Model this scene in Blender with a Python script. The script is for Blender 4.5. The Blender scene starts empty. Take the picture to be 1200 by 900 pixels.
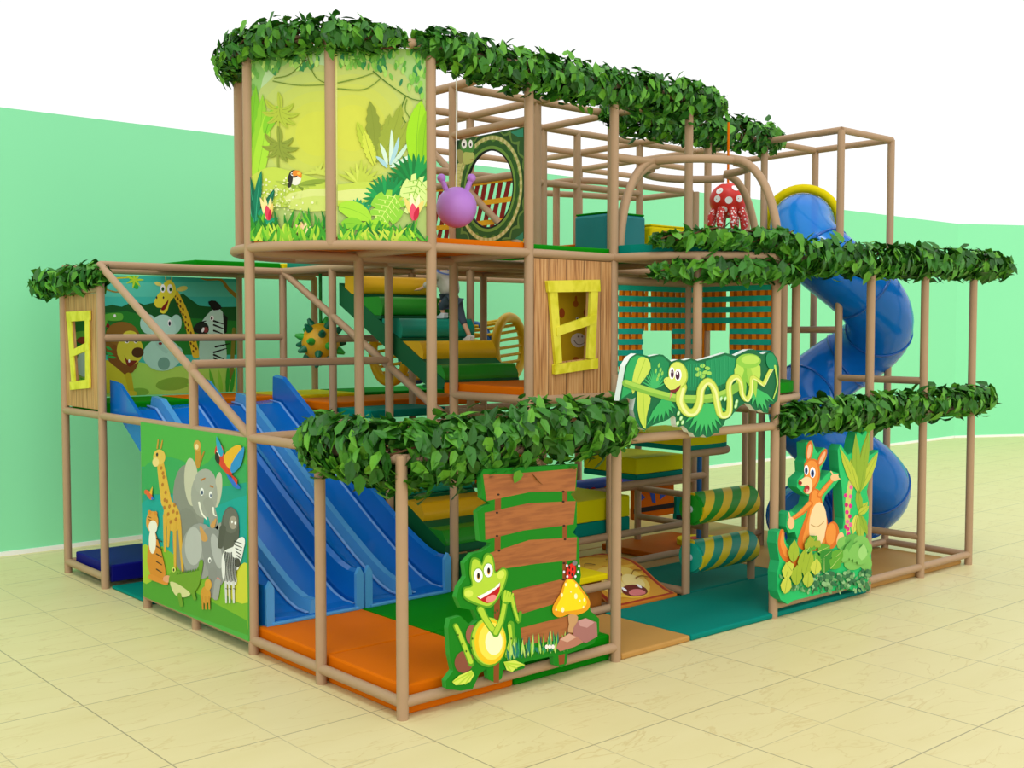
import bpy, math, random
from mathutils import Vector, Matrix
random.seed(11)
C = bpy.context.scene.collection
SC = bpy.context.scene
V = Vector
# ------------------------------------------------------------------ camera, world, light
CAM = V((-4.28053, -6.00652, 2.54309)); YAW = 0.8546661; PITCH = -0.0477797; FPX = 1337.884
cd = bpy.data.cameras.new('camera'); cam = bpy.data.objects.new('camera', cd); C.objects.link(cam)
cam.location = CAM; cam.rotation_euler = (math.pi/2+PITCH, 0, YAW-math.pi/2)
cd.sensor_width = 36; cd.lens = 36*FPX/1200; cd.clip_end = 200
SC.camera = cam
w = bpy.data.worlds.new('world'); SC.world = w; w.use_nodes = True
bg = w.node_tree.nodes['Background']; bg.inputs[0].default_value = (1, 1, 1, 1); bg.inputs[1].default_value = 1.06
def sun(name, energy, angle, direction):
    l = bpy.data.lights.new(name, 'SUN'); l.energy = energy; l.angle = math.radians(angle)
    o = bpy.data.objects.new(name, l); C.objects.link(o)
    o.rotation_euler = V(direction).to_track_quat('-Z', 'Y').to_euler()
    o.location = (-2, -2, 9)
sun('sun', 0.55, 12, (0.30, 0.26, -1)); sun('soft_front_fill', 0.7, 60, (0.42, 0.72, -0.42))  # second source is an added fill for front faces and back wall
SC.view_settings.view_transform = 'Standard'; SC.view_settings.look = 'None'
SC.view_settings.gamma = 1; SC.view_settings.exposure = 0.0; SC.view_settings.use_curve_mapping = False
FWD = V((math.cos(YAW)*math.cos(PITCH), math.sin(YAW)*math.cos(PITCH), math.sin(PITCH)))
RGT = V((math.sin(YAW), -math.cos(YAW), 0)); UPV = RGT.cross(FWD)
def pix(u, v, n, d):
    """reference point (u,v) of the 1200x900 frame carried onto the real plane n.p = d"""
    D = FWD + RGT*((u-600)/FPX) + UPV*((450-v)/FPX)
    n = V(n); return CAM + D*((d - n.dot(CAM))/n.dot(D))
# ------------------------------------------------------------------ materials
def lin(c):
    c = c.lstrip('#'); c = c if len(c) == 6 else ''.join(x*2 for x in c); o = []
    for i in (0, 2, 4):
        x = int(c[i:i+2], 16)/255
        o.append(x/12.92 if x <= .04045 else ((x+.055)/1.055)**2.4)
    return (*o, 1)
MC = {}
def new_mat(name):
    m = bpy.data.materials.new(name); m.use_nodes = True
    return m, m.node_tree.nodes, m.node_tree.links, m.node_tree.nodes['Principled BSDF']
def M(col, rough=.5, spec=.4, name=None, var=0.05, scale=6, bump=0):
    """plain painted/padded surface with a faint procedural mottling"""
    k = (col, rough, spec, var, scale, bump)
    if k in MC: return MC[k]
    m, N, L, b = new_mat((name or 'paint')+'_'+col.lstrip('#'))
    b.inputs['Roughness'].default_value = rough; b.inputs['Specular IOR Level'].default_value = spec
    tc = N.new('ShaderNodeTexCoord'); nz = N.new('ShaderNodeTexNoise'); nz.inputs['Scale'].default_value = scale
    nz.inputs['Detail'].default_value = 3
    mx = N.new('ShaderNodeMixRGB'); c = lin(col)
    mx.inputs[1].default_value = tuple(x*(1-var) for x in c[:3])+(1,)
    mx.inputs[2].default_value = tuple(min(1, x*(1+var)) for x in c[:3])+(1,)
    L.new(tc.outputs['Object'], nz.inputs['Vector']); L.new(nz.outputs['Fac'], mx.inputs[0]); L.new(mx.outputs[0], b.inputs['Base Color'])
    if bump:
        bp = N.new('ShaderNodeBump'); bp.inputs['Strength'].default_value = bump; bp.inputs['Distance'].default_value = .02
        L.new(nz.outputs['Fac'], bp.inputs['Height']); L.new(bp.outputs[0], b.inputs['Normal'])
    MC[k] = m; return m
def P(col): return M(col, .55, .25, 'print', .03, 14)
def math_node(N, L, op, a, b=None, c=None):
    n = N.new('ShaderNodeMath'); n.operation = op
    for i, x in enumerate((a, b, c)):
        if x is None: continue
        if isinstance(x, (int, float)): n.inputs[i].default_value = x
        else: L.new(x, n.inputs[i])
    return n.outputs[0]
def floor_mat():
    m, N, L, b = new_mat('travertine_tile')
    tc = N.new('ShaderNodeTexCoord'); sp = N.new('ShaderNodeSeparateXYZ'); L.new(tc.outputs['Object'], sp.inputs[0])
    T = .6965
    def line(out, off, T, wd):
        q = math_node(N, L, 'DIVIDE', math_node(N, L, 'SUBTRACT', out, off), T)
        fr = math_node(N, L, 'FRACT', q)
        d = math_node(N, L, 'MINIMUM', fr, math_node(N, L, 'SUBTRACT', 1.0, fr))
        return math_node(N, L, 'LESS_THAN', d, wd/T), math_node(N, L, 'FLOOR', q)
    lx, ix = line(sp.outputs[0], -.08, T, .004); ly, iy = line(sp.outputs[1], .25, T, .004)
    lx2, _ = line(sp.outputs[0], -.08, T*2, .005); ly2, _ = line(sp.outputs[1], .25, T*2, .005)
    # veins : stretched wave per tile
    cb = N.new('ShaderNodeCombineXYZ'); L.new(math_node(N, L, 'MULTIPLY', ix, 3.7), cb.inputs[0]); L.new(math_node(N, L, 'MULTIPLY', iy, 5.3), cb.inputs[1])
    ad = N.new('ShaderNodeVectorMath'); ad.operation = 'ADD'; L.new(tc.outputs['Object'], ad.inputs[0]); L.new(cb.outputs[0], ad.inputs[1])
    mp = N.new('ShaderNodeMapping'); mp.inputs['Rotation'].default_value = (0, 0, math.radians(-12)); mp.inputs['Scale'].default_value = (.75, 2.6, 1)
    L.new(ad.outputs[0], mp.inputs[0])
    n1 = N.new('ShaderNodeTexNoise'); n1.inputs['Scale'].default_value = 1.5; n1.inputs['Detail'].default_value = 6; n1.inputs['Distortion'].default_value = .6
    L.new(mp.outputs[0], n1.inputs['Vector'])
    vein = math_node(N, L, 'ABSOLUTE', math_node(N, L, 'SUBTRACT', n1.outputs['Fac'], .5))
    rv = N.new('ShaderNodeValToRGB'); rv.color_ramp.elements[0].position = 0; rv.color_ramp.elements[0].color = (1, 1, 1, 1)
    rv.color_ramp.elements[1].position = .012; rv.color_ramp.elements[1].color = (0, 0, 0, 1); L.new(vein, rv.inputs[0])
    n2 = N.new('ShaderNodeTexNoise'); n2.inputs['Scale'].default_value = 1.3; n2.inputs['Detail'].default_value = 4; L.new(mp.outputs[0], n2.inputs['Vector'])
    base = N.new('ShaderNodeMixRGB'); base.inputs[1].default_value = lin('#d8ca90'); base.inputs[2].default_value = lin('#e2d6a2'); L.new(n2.outputs['Fac'], base.inputs[0])
    v2 = N.new('ShaderNodeMixRGB'); v2.inputs[2].default_value = lin('#c2a767'); L.new(base.outputs[0], v2.inputs[1])
    L.new(math_node(N, L, 'MULTIPLY', rv.outputs[0], math_node(N, L, 'MULTIPLY', n2.outputs['Fac'], .75)), v2.inputs[0])
    j1 = N.new('ShaderNodeMixRGB'); j1.inputs[2].default_value = lin('#a39a78'); L.new(v2.outputs[0], j1.inputs[1])
    L.new(math_node(N, L, 'MULTIPLY', math_node(N, L, 'MAXIMUM', lx, ly), .55), j1.inputs[0])
    j2 = N.new('ShaderNodeMixRGB'); j2.inputs[2].default_value = lin('#8a8266'); L.new(j1.outputs[0], j2.inputs[1])
    L.new(math_node(N, L, 'MULTIPLY', math_node(N, L, 'MAXIMUM', lx2, ly2), .6), j2.inputs[0])
    L.new(j2.outputs[0], b.inputs['Base Color']); b.inputs['Roughness'].default_value = .42; b.inputs['Specular IOR Level'].default_value = .25
    return m
def plank_mat(axis, width, off=0.0):
    m, N, L, b = new_mat('timber_planks')
    tc = N.new('ShaderNodeTexCoord'); sp = N.new('ShaderNodeSeparateXYZ'); L.new(tc.outputs['Object'], sp.inputs[0])
    q = math_node(N, L, 'DIVIDE', math_node(N, L, 'ADD', sp.outputs[axis], off), width)
    fr = math_node(N, L, 'FRACT', q); ix = math_node(N, L, 'FLOOR', q)
    gap = math_node(N, L, 'LESS_THAN', fr, .035)
    mp = N.new('ShaderNodeMapping'); mp.inputs['Scale'].default_value = (34, 34, 1.5)
    cb = N.new('ShaderNodeCombineXYZ'); L.new(math_node(N, L, 'MULTIPLY', ix, 7.31), cb.inputs[2])
    ad = N.new('ShaderNodeVectorMath'); L.new(tc.outputs['Object'], ad.inputs[0]); L.new(cb.outputs[0], ad.inputs[1])
    L.new(ad.outputs[0], mp.inputs[0])
    nz = N.new('ShaderNodeTexNoise'); nz.inputs['Scale'].default_value = 1.4; nz.inputs['Detail'].default_value = 5; L.new(mp.outputs[0], nz.inputs['Vector'])
    r = N.new('ShaderNodeValToRGB'); e = r.color_ramp.elements
    e[0].position = .34; e[0].color = lin('#94602f'); e[1].position = .5; e[1].color = lin('#c28d56'); x = e.new(.7); x.color = lin('#d3a66f')
    L.new(nz.outputs['Fac'], r.inputs[0])
    mx = N.new('ShaderNodeMixRGB'); mx.inputs[2].default_value = lin('#4a2d15'); L.new(r.outputs[0], mx.inputs[1]); L.new(gap, mx.inputs[0])
    L.new(mx.outputs[0], b.inputs['Base Color']); b.inputs['Roughness'].default_value = .6
    return m
def sawn_mat(name, c1, c2, sc):
    m, N, L, b = new_mat(name)
    tc = N.new('ShaderNodeTexCoord'); mp = N.new('ShaderNodeMapping'); mp.inputs['Scale'].default_value = sc; L.new(tc.outputs['Object'], mp.inputs[0])
    nz = N.new('ShaderNodeTexNoise'); nz.inputs['Scale'].default_value = 2; nz.inputs['Detail'].default_value = 5; nz.inputs['Distortion'].default_value = .4; L.new(mp.outputs[0], nz.inputs['Vector'])
    r = N.new('ShaderNodeValToRGB'); e = r.color_ramp.elements; e[0].position = .36; e[0].color = lin(c1); e[1].position = .56; e[1].color = lin(c2)
    L.new(nz.outputs['Fac'], r.inputs[0]); L.new(r.outputs[0], b.inputs['Base Color']); b.inputs['Roughness'].default_value = .55
    return m
def leaf_mat():
    m, N, L, b = new_mat('ivy_leaf')
    g = N.new('ShaderNodeNewGeometry'); r = N.new('ShaderNodeValToRGB'); e = r.color_ramp.elements
    e[0].position = 0; e[0].color = lin('#174a0b'); e[1].position = 1; e[1].color = lin('#64a82a'); x = e.new(.55); x.color = lin('#33771b')
    L.new(g.outputs['Random Per Island'], r.inputs[0]); L.new(r.outputs[0], b.inputs['Base Color'])
    b.inputs['Roughness'].default_value = .45; b.inputs['Specular IOR Level'].default_value = .35
    return m
def blue_plastic(name, col, see):
    m, N, L, b = new_mat(name)
    b.inputs['Base Color'].default_value = lin(col); b.inputs['Roughness'].default_value = .16; b.inputs['Specular IOR Level'].default_value = .4
    b.inputs['Coat Weight'].default_value = .12; b.inputs['Coat Roughness'].default_value = .05
    tr = N.new('ShaderNodeBsdfTransparent'); tr.inputs[0].default_value = (.4, .72, 1, 1)
    mx = N.new('ShaderNodeMixShader'); mx.inputs[0].default_value = see
    L.new(b.outputs[0], mx.inputs[1]); L.new(tr.outputs[0], mx.inputs[2]); L.new(mx.outputs[0], N['Material Output'].inputs[0])
    return m
def stripe_mat(c1, c2, org, axis, period, twist):
    """two colours wound helically round a roller that lies along x"""
    m, N, L, b = new_mat('wound_stripe')
    tc = N.new('ShaderNodeTexCoord'); sp = N.new('ShaderNodeSeparateXYZ'); L.new(tc.outputs['Object'], sp.inputs[0])
    an = math_node(N, L, 'ARCTAN2', math_node(N, L, 'SUBTRACT', sp.outputs[2], org[2]), math_node(N, L, 'SUBTRACT', sp.outputs[1], org[1]))
    q = math_node(N, L, 'ADD', math_node(N, L, 'DIVIDE', sp.outputs[0], period), math_node(N, L, 'MULTIPLY', an, twist/(2*math.pi)))
    st = math_node(N, L, 'GREATER_THAN', math_node(N, L, 'FRACT', q), .5)
    mx = N.new('ShaderNodeMixRGB'); mx.inputs[1].default_value = lin(c1); mx.inputs[2].default_value = lin(c2); L.new(st, mx.inputs[0])
    L.new(mx.outputs[0], b.inputs['Base Color']); b.inputs['Roughness'].default_value = .4
    return m
def spot_mat(c1, c2, scale, thr):
    m, N, L, b = new_mat('spotted')
    tc = N.new('ShaderNodeTexCoord'); vo = N.new('ShaderNodeTexVoronoi'); vo.inputs['Scale'].default_value = scale; vo.inputs['Randomness'].default_value = .75
    L.new(tc.outputs['Object'], vo.inputs['Vector'])
    st = math_node(N, L, 'LESS_THAN', vo.outputs['Distance'], thr)
    mx = N.new('ShaderNodeMixRGB'); mx.inputs[1].default_value = lin(c1); mx.inputs[2].default_value = lin(c2); L.new(st, mx.inputs[0])
    L.new(mx.outputs[0], b.inputs['Base Color']); b.inputs['Roughness'].default_value = .45
    return m
PIPE = M('#ae8f6e', .5, .25, 'foam_pipe', .05, 9)
FLOOR = floor_mat(); WALL = M('#8fe6b0', .9, .1, 'mint_wall', .01, 1); BASEW = M('#f2f4ee', .6, .3, 'white_skirting', .01)
LEAF = leaf_mat(); VINE = M('#5d4327', .8, .2, 'vine')
ORANGE = M('#d76c02', .6, .06, 'vinyl', .03, 3); GREEN = M('#068206', .6, .06, 'vinyl', .03, 3); TEAL = M('#027f70', .6, .06, 'vinyl', .03, 3)
YELLOW = M('#e2cf04', .6, .08, 'vinyl', .03, 3); MUST = M('#d9a90c', .42, .35, 'vinyl', .05, 5, .15); NAVY = M('#0a0a74', .55, .15, 'vinyl', .03, 3)
TAN = M('#b98a45', .55, .25, 'vinyl', .04, 3); DGREEN = M('#075c33', .5, .3, 'vinyl', .03, 3); STEPG = M('#218a1c', .4, .4, 'vinyl', .06, 5, .15)
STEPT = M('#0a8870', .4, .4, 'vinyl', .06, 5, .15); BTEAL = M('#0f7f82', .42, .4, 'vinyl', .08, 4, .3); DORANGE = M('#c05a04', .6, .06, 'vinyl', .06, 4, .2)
LEMON = M('#cfca06', .6, .06, 'vinyl', .03, 3); WHITE = P('#f6f6f2'); CHROME = M('#b9bcc0', .3, .6, 'metal')
SLIDE = blue_plastic('blue_slide_plastic', '#0c74d0', .14); SLIDEL = blue_plastic('pale_blue_plastic', '#5ab0ec', .2)
REFLECT = M('#7fb0e4', .3, .4, 'painted_reflection', .03)  # pale blue that paints reflection streaks onto the slide lanes
TUBEM = blue_plastic('blue_tube_plastic', '#1080de', .32); TUBED = blue_plastic('blue_tube_flange', '#0a5cb4', .05)
# ------------------------------------------------------------------ mesh builder
class B:
    def __init__(s): s.v = []; s.f = []; s.m = []; s.s = []; s.mats = []
    def mi(s, mat):
        if mat not in s.mats: s.mats.append(mat)
        return s.mats.index(mat)
    def face(s, idx, mat, smooth=False): s.f.append(tuple(idx)); s.m.append(s.mi(mat)); s.s.append(smooth)
    def add(s, pts):
        n = len(s.v); s.v += [tuple(p) for p in pts]; return n
    def poly(s, pts, mat): n = s.add(pts); s.face(range(n, n+len(pts)), mat)
    def box(s, lo, hi, mat):
        x0, y0, z0 = lo; x1, y1, z1 = hi
        n = s.add([(x0, y0, z0), (x1, y0, z0), (x1, y1, z0), (x0, y1, z0), (x0, y0, z1), (x1, y0, z1), (x1, y1, z1), (x0, y1, z1)])
        for q in ((0, 3, 2, 1), (4, 5, 6, 7), (0, 1, 5, 4), (1, 2, 6, 5), (2, 3, 7, 6), (3, 0, 4, 7)): s.face([n+i for i in q], mat)
    def prism(s, pts, off, mat, side=None):
        """front outline pts, extruded by off"""
        side = side or mat; k = len(pts); off = V(off)
        n = s.add(pts); n2 = s.add([V(p)+off for p in pts])
        s.face(range(n, n+k), mat); s.face(range(n2+k-1, n2-1, -1), side)
        a = s.add(pts); c = s.add([V(p)+off for p in pts])
        for i in range(k): j = (i+1) % k; s.face((a+i, c+i, c+j, a+j), side)
    def tube(s, path, r, mat, n=12, closed=False, caps=True, rs=None):
        path = [V(p) for p in path]; k = len(path); T = []
        for i in range(k):
            a = path[(i-1) % k] if (closed or i > 0) else path[i]; b = path[(i+1) % k] if (closed or i < k-1) else path[i]
            T.append((b-a).normalized())
        up = V((0, 0, 1)) if abs(T[0].z) < .9 else V((1, 0, 0))
        X = T[0].cross(up).normalized(); rings = []
        for i in range(k):
            X = (X - T[i]*X.dot(T[i])).normalized(); Y = T[i].cross(X); rr = rs[i] if rs else r
            rings.append(s.add([path[i]+X*(rr*math.cos(2*math.pi*q/n))+Y*(rr*math.sin(2*math.pi*q/n)) for q in range(n)]))
        for i in range(k if closed else k-1):
            a, b = rings[i], rings[(i+1) % k]
            for q in range(n): s.face((a+q, a+(q+1) % n, b+(q+1) % n, b+q), mat, True)
        if caps and not closed:
            for i, fl in ((0, True), (k-1, False)):
                nn = s.add([s.v[rings[i]+q] for q in range(n)])
                s.face([nn+q for q in (range(n-1, -1, -1) if fl else range(n))], mat)
    def sphere(s, c, r, mat, nu=20, nv=12, sc=(1, 1, 1)):
        c = V(c); R = []
        for j in range(nv+1):
            t = math.pi*j/nv
            R.append(s.add([c+V((r*sc[0]*math.sin(t)*math.cos(2*math.pi*i/nu), r*sc[1]*math.sin(t)*math.sin(2*math.pi*i/nu), r*sc[2]*math.cos(t))) for i in range(nu)]))
        for j in range(nv):
            for i in range(nu): s.face((R[j]+i, R[j+1]+i, R[j+1]+(i+1) % nu, R[j]+(i+1) % nu), mat, True)
    def build(s, name, parent=None, bevel=0, seg=2):
        me = bpy.data.meshes.new(name); me.from_pydata(s.v, [], s.f)
        for mt in s.mats: me.materials.append(mt)
        me.polygons.foreach_set('material_index', s.m); me.polygons.foreach_set('use_smooth', s.s); me.update()
        o = bpy.data.objects.new(name, me); C.objects.link(o)
        if parent:
            o.parent = parent; o.matrix_parent_inverse = Matrix.Translation(-V(parent.location))
        if bevel:
            md = o.modifiers.new('bevel', 'BEVEL'); md.width = bevel; md.segments = seg; md.limit_method = 'ANGLE'; md.angle_limit = math.radians(40)
        return o
def thing(name, label, cat, loc=(0, 0, 0), group=None):
    o = bpy.data.objects.new(name, None); C.objects.link(o); o.location = loc; o.empty_display_size = .1
    o['label'] = label; o['category'] = cat
    if group: o['group'] = group
    return o
def tag(o, label, cat, group=None):
    o['label'] = label; o['category'] = cat
    if group: o['group'] = group
    return o
def struct(o): o['kind'] = 'structure'; return o
def arc(cx, cy, r, a0, a1, z, n=16):
    return [V((cx+r*math.cos(math.radians(a0+(a1-a0)*i/n)), cy+r*math.sin(math.radians(a0+(a1-a0)*i/n)), z)) for i in range(n+1)]
def smooth(pts, n=4, closed=True):
    k = len(pts); out = []
    rng = range(k) if closed else range(k-1)
    for i in rng:
        g = (lambda j: pts[j % k]) if closed else (lambda j: pts[max(0, min(k-1, j))])
        p0, p1, p2, p3 = g(i-1), g(i), g(i+1), g(i+2)
        for q in range(n):
            t = q/n
            out.append(tuple(.5*(2*p1[d]+(p2[d]-p0[d])*t+(2*p0[d]-5*p1[d]+4*p2[d]-p3[d])*t*t+(3*p1[d]-p0[d]-3*p2[d]+p3[d])*t**3) for d in range(len(p1))))
    if not closed: out.append(tuple(pts[-1]))
    return out
# ------------------------------------------------------------------ printed artwork, drawn in real plane coordinates
def clip_poly(pts, box):
    x0, y0, x1, y1 = box
    for ax, lim, sg in ((0, x0, 1), (0, x1, -1), (1, y0, 1), (1, y1, -1)):
        out = []
        for i in range(len(pts)):
            a, c = pts[i-1], pts[i]; ia, ic = sg*(a[ax]-lim) >= 0, sg*(c[ax]-lim) >= 0
            if ia != ic:
                f = (lim-a[ax])/(c[ax]-a[ax]); out.append((a[0]+(c[0]-a[0])*f, a[1]+(c[1]-a[1])*f))
            if ic: out.append(c)
        pts = out
        if not pts: return []
    return pts
class Art:
    def __init__(s, crop, n, d, eps=.00006, clip=None):
        s.clip = clip; s.clip3 = None
        s.x0, s.y0, s.k = crop; s.n = V(n); s.d = d; s.eps = eps; s.lay = 1; s.b = B()
        s.front = s.n if s.n.dot(CAM)-d > 0 else -s.n
    def pt(s, x, y): return pix(s.x0+x/s.k, s.y0+y/s.k, s.n, s.d)
    def P(s, pts): return [s.pt(*p) for p in pts]
    def poly(s, pts, col, sm=0):
        if sm: pts = smooth(pts, sm)
        if s.clip:
            pts = clip_poly(pts, s.clip)
            if len(pts) < 3: return
        o = s.front*(s.lay*s.eps); s.lay += 1
        s.put(s.P(pts), o, P(col) if isinstance(col, str) else col)
    def put(s, q, o, m):
        if s.clip3:
            ax, box = s.clip3; q2 = clip_poly([(p[ax], p.z) for p in q], box)
            if len(q2) < 3: return
            q = [V((a, s.d, z)) if ax == 0 else V((s.d, a, z)) for a, z in q2]
        s.b.poly([p+o for p in q], m)
    def ell(s, x, y, rx, ry, col, rot=0, n=20):
        a = math.radians(rot); ca, sa = math.cos(a), math.sin(a)
        s.poly([(x+rx*math.cos(t)*ca-ry*math.sin(t)*sa, y+rx*math.cos(t)*sa+ry*math.sin(t)*ca) for t in [2*math.pi*i/n for i in range(n)]], col)
    def stroke(s, pts, w0, w1, col, sm=4, cap=True):
        if sm and len(pts) > 2: pts = smooth(pts, sm, False)
        k = len(pts); L = []; R = []
        for i in range(k):
            a = pts[max(0, i-1)]; b = pts[min(k-1, i+1)]; dx, dy = b[0]-a[0], b[1]-a[1]; l = math.hypot(dx, dy) or 1
            w = (w0+(w1-w0)*i/(k-1))/2; L.append((pts[i][0]-dy/l*w, pts[i][1]+dx/l*w)); R.append((pts[i][0]+dy/l*w, pts[i][1]-dx/l*w))
        o = s.front*(s.lay*s.eps); s.lay += 1; m = P(col)
        pl, pr = s.P(L), s.P(R)
        if s.clip3:
            for i in range(k-1): s.put([pl[i], pl[i+1], pr[i+1], pr[i]], o, m)
        else:
            n = s.b.add([p+o for p in pl]); n2 = s.b.add([p+o for p in pr])
            for i in range(k-1): s.b.face((n+i, n+i+1, n2+i+1, n2+i), m)
        if cap:
            for i, w in ((0, w0), (k-1, w1)):
                if w > 3: s.ell(pts[i][0], pts[i][1], w/2, w/2, col, 0, 12)
    def leaf(s, x0, y0, x1, y1, w, col, mid=None):
        dx, dy = x1-x0, y1-y0; l = math.hypot(dx, dy); nx, ny = -dy/l*w/2, dx/l*w/2
        q = lambda t, k: (x0+dx*t+nx*k, y0+dy*t+ny*k)
        s.poly([q(0, 0), q(.15, .6), q(.4, 1), q(.7, .75), q(1, 0), q(.7, -.75), q(.4, -1), q(.15, -.6)], col)
        if mid: s.stroke([(x0, y0), (x0+dx*.9, y0+dy*.9)], 2.2, .8, mid, 0, False)
    def rays(s, x, y, tips, w, col):
        for tx, ty in tips:
            dx, dy = tx-x, ty-y; l = math.hypot(dx, dy); s.poly([(x, y), (x+dx*.55-dy/l*w, y+dy*.55+dx/l*w), (tx, ty), (x+dx*.55+dy/l*w, y+dy*.55-dx/l*w)], col)
    def build(s, name, parent): return s.b.build(name, parent)
# ------------------------------------------------------------------ setting
H1, HB, H2, H3 = 1.7, 1.96, 3.17, 4.68
b = B(); b.poly([(-14, -16, 0), (40, -16, 0), (40, 7.34, 0), (-14, 7.34, 0)], FLOOR); struct(b.build('floor'))
b = B(); b.box((-14, 7.34, 0), (21.1, 7.5, 5.0), WALL); struct(b.build('wall_back'))
wd = V((1.668, -.882, 0)).normalized(); p0 = V((21.1, 7.34, 0)); p1 = p0+wd*16; nn = V((-wd.y, wd.x, 0))*.16
b = B(); b.prism([p0, p1, p1+nn, p0+nn], (0, 0, 5.0), WALL); struct(b.build('wall_right'))
b = B(); b.box((-14, 7.325, 0), (21.08, 7.34, .05), BASEW); struct(b.build('baseboard_back'))
b = B(); b.prism([p0-nn*.1, p1-nn*.1, p1, p0], (0, 0, .05), BASEW); struct(b.build('baseboard_right'))
# ------------------------------------------------------------------ play frame
FR = thing('playground_climber', 'three level climbing frame of tan foam padded pipes standing on the tiled floor', 'climbing frame')
R = .04
def post(x, y, z0, z1): b = B(); b.tube([(x, y, z0), (x, y, z1)], R, PIPE, 14); b.build('post', FR)
def rail(*pts, name='rail', r=.037): b = B(); b.tube(pts, r, PIPE, 12); b.build(name, FR)
posts = [(0,0,0,H1+.03),(2,0,0,2.2),(4,0,0,H2),(5.5,0,0,H2),(6.5,0,0,H2),(7.5,0,0,H2),
 (0,1,0,H1),(0,2,0,H3),(0,3,0,2.25),(0,4,0,H1),(0,5,0,H2),(0,6,0,2.96),
 (1,1,H1,H3),(2,1,0,H3),(3,1,0,H3),(4,1,0,H3),(5,1,0,H2),(5.5,1,0,H2),(6.5,1,0,H3),(7.5,1,0,H3),
 (1,2,H1,H2),(2,2,0,H3),(3,2,0,H3),(4,2,0,H3),(5.5,2,0,H3),(6.5,2,0,H3),(7.5,2,0,H3),
 (1,3,H2,H3),(2,3,0,H2),(3,3,0,H3),(4,3,0,H3),(4.5,3,H2,H3),(5.5,3,0,H3),(6.5,3,0,4.2),(7.5,3,0,H3),
 (2,4,0,H2),(3,4,0,H3),(4,4,0,H2),(5.5,4,0,H3),(2,5,0,H2),(3,5,0,H2),(2,6,0,H2),(3,6,0,H2),(1,6,0,H1),(4,5,0,H2),(6.5,5,0,H3),
 (.293,1.293,H2,H3),(.293,2.707,H2,H3),(3.293,.293,HB-.03,H2),(4.707,.293,HB-.03,H2)]
for q in posts: post(*q)
# ground rails
for a, c in (((0,0),(0,4)),((0,5),(0,6)),((0,0),(2,0)),((4,0),(7.5,0)),((7.5,0),(7.5,1)),((6.5,1),(7.5,1)),((0,6),(2,6))): rail((*a,.11),(*c,.11))
rail((2,1,.07),(3,1,.07)); rail((2,1,.28),(3,1,.28)); rail((3,2,.15),(5.5,2,.15)); rail((3,2,.45),(5.5,2,.45)); rail((4,2,.95),(5.5,2,.95))
rail((5.5,3,.37),(5.5,2,.37)); rail((5.5,3,.70),(5.5,2,.70)); rail((4,3,.72),(6.5,3,.72)); rail((6.5,0,.42),(6.5,1,.42))
rail((4,1,.06),(4,2,.06)); rail((5.5,2,.2),(6.5,2,.2)); rail((3,1,.06),(3,2,.06))
# level one
rail((0,0,H1),(0,6,H1)); rail((0,0,H1),(4,0,H1)); rail((4,0,H1),(7.5,0,H1)); rail((0,1,H1),(2,1,H1)); rail((0,2,H1),(2,2,H1)); rail((0,6,H1),(3,6,H1))
rail((2,2,1.6),(2,6,1.6)); rail((2,4,1.66),(5.5,4,1.66)); rail((3,1,1.7),(3,6,1.7)); rail((2,3,1.62),(5.5,3,1.62)); rail((5.5,0,H1),(5.5,4,H1)); rail((7.5,0,H1),(7.5,3,H1)); rail((6.5,0,H1),(6.5,1,H1))
rail((2,1,HB),(5,1,HB)); rail((2,2,HB),(5.5,2,HB)); rail((2,1,HB),(2,2,HB)); rail((3,1,HB),(3,2,HB)); rail((4,0,HB),(4,2,HB))
rail(*arc(4,1,1,180,360,HB-.03,24), name='curved_rail')
rail((0,5,2.46),(2,5,2.46)); rail((0,3,2.25),(2,3,2.25)); rail((2,4,2.45),(3,4,2.45))
rail((6.5,1,2.54),(6.5,2,2.54)); rail((6.5,0,2.02),(6.5,1,2.02))
# level two
rail(*arc(1,2,1,90,270,H2,24), name='curved_rail'); rail((1,1,H2),(3,1,H2)); rail((3,1,H2),(4,1,H2)); rail(*arc(4,1,1,180,360,H2,24), name='curved_rail')
rail((0,5,H2),(5.5,5,H2)); rail((0,6,H2),(3,6,H2)); rail((1,3,H2),(5.5,3,H2)); rail((0,2,H2-.03),(5.5,2,H2-.03)); rail((2,1,H2),(2,6,H2)); rail((1,1,H2),(1,3,H2)); rail((3,1,H2),(3,5,H2))
rail((4,0,H2),(4,4,H2)); rail((2,4,H2),(5.5,4,H2)); rail((5.5,0,H2),(5.5,4,H2)); rail((4,0,H2),(7.5,0,H2)); rail((6.5,0,H2),(6.5,3,H2)); rail((7.5,0,H2),(7.5,3,H2)); rail((5.5,1,H2),(7.5,1,H2)); rail((5.5,3,H2),(7.5,3,H2))
rail((0,5,2.94),(0,6,2.94)); rail((3,1,2.97),(4,1,2.97)); rail((4,1,2.97),(4,0,2.97)); rail((3,2,3.02),(5.5,2,3.02)); rail((4,2,2.85),(5.5,2,2.85))
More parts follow.
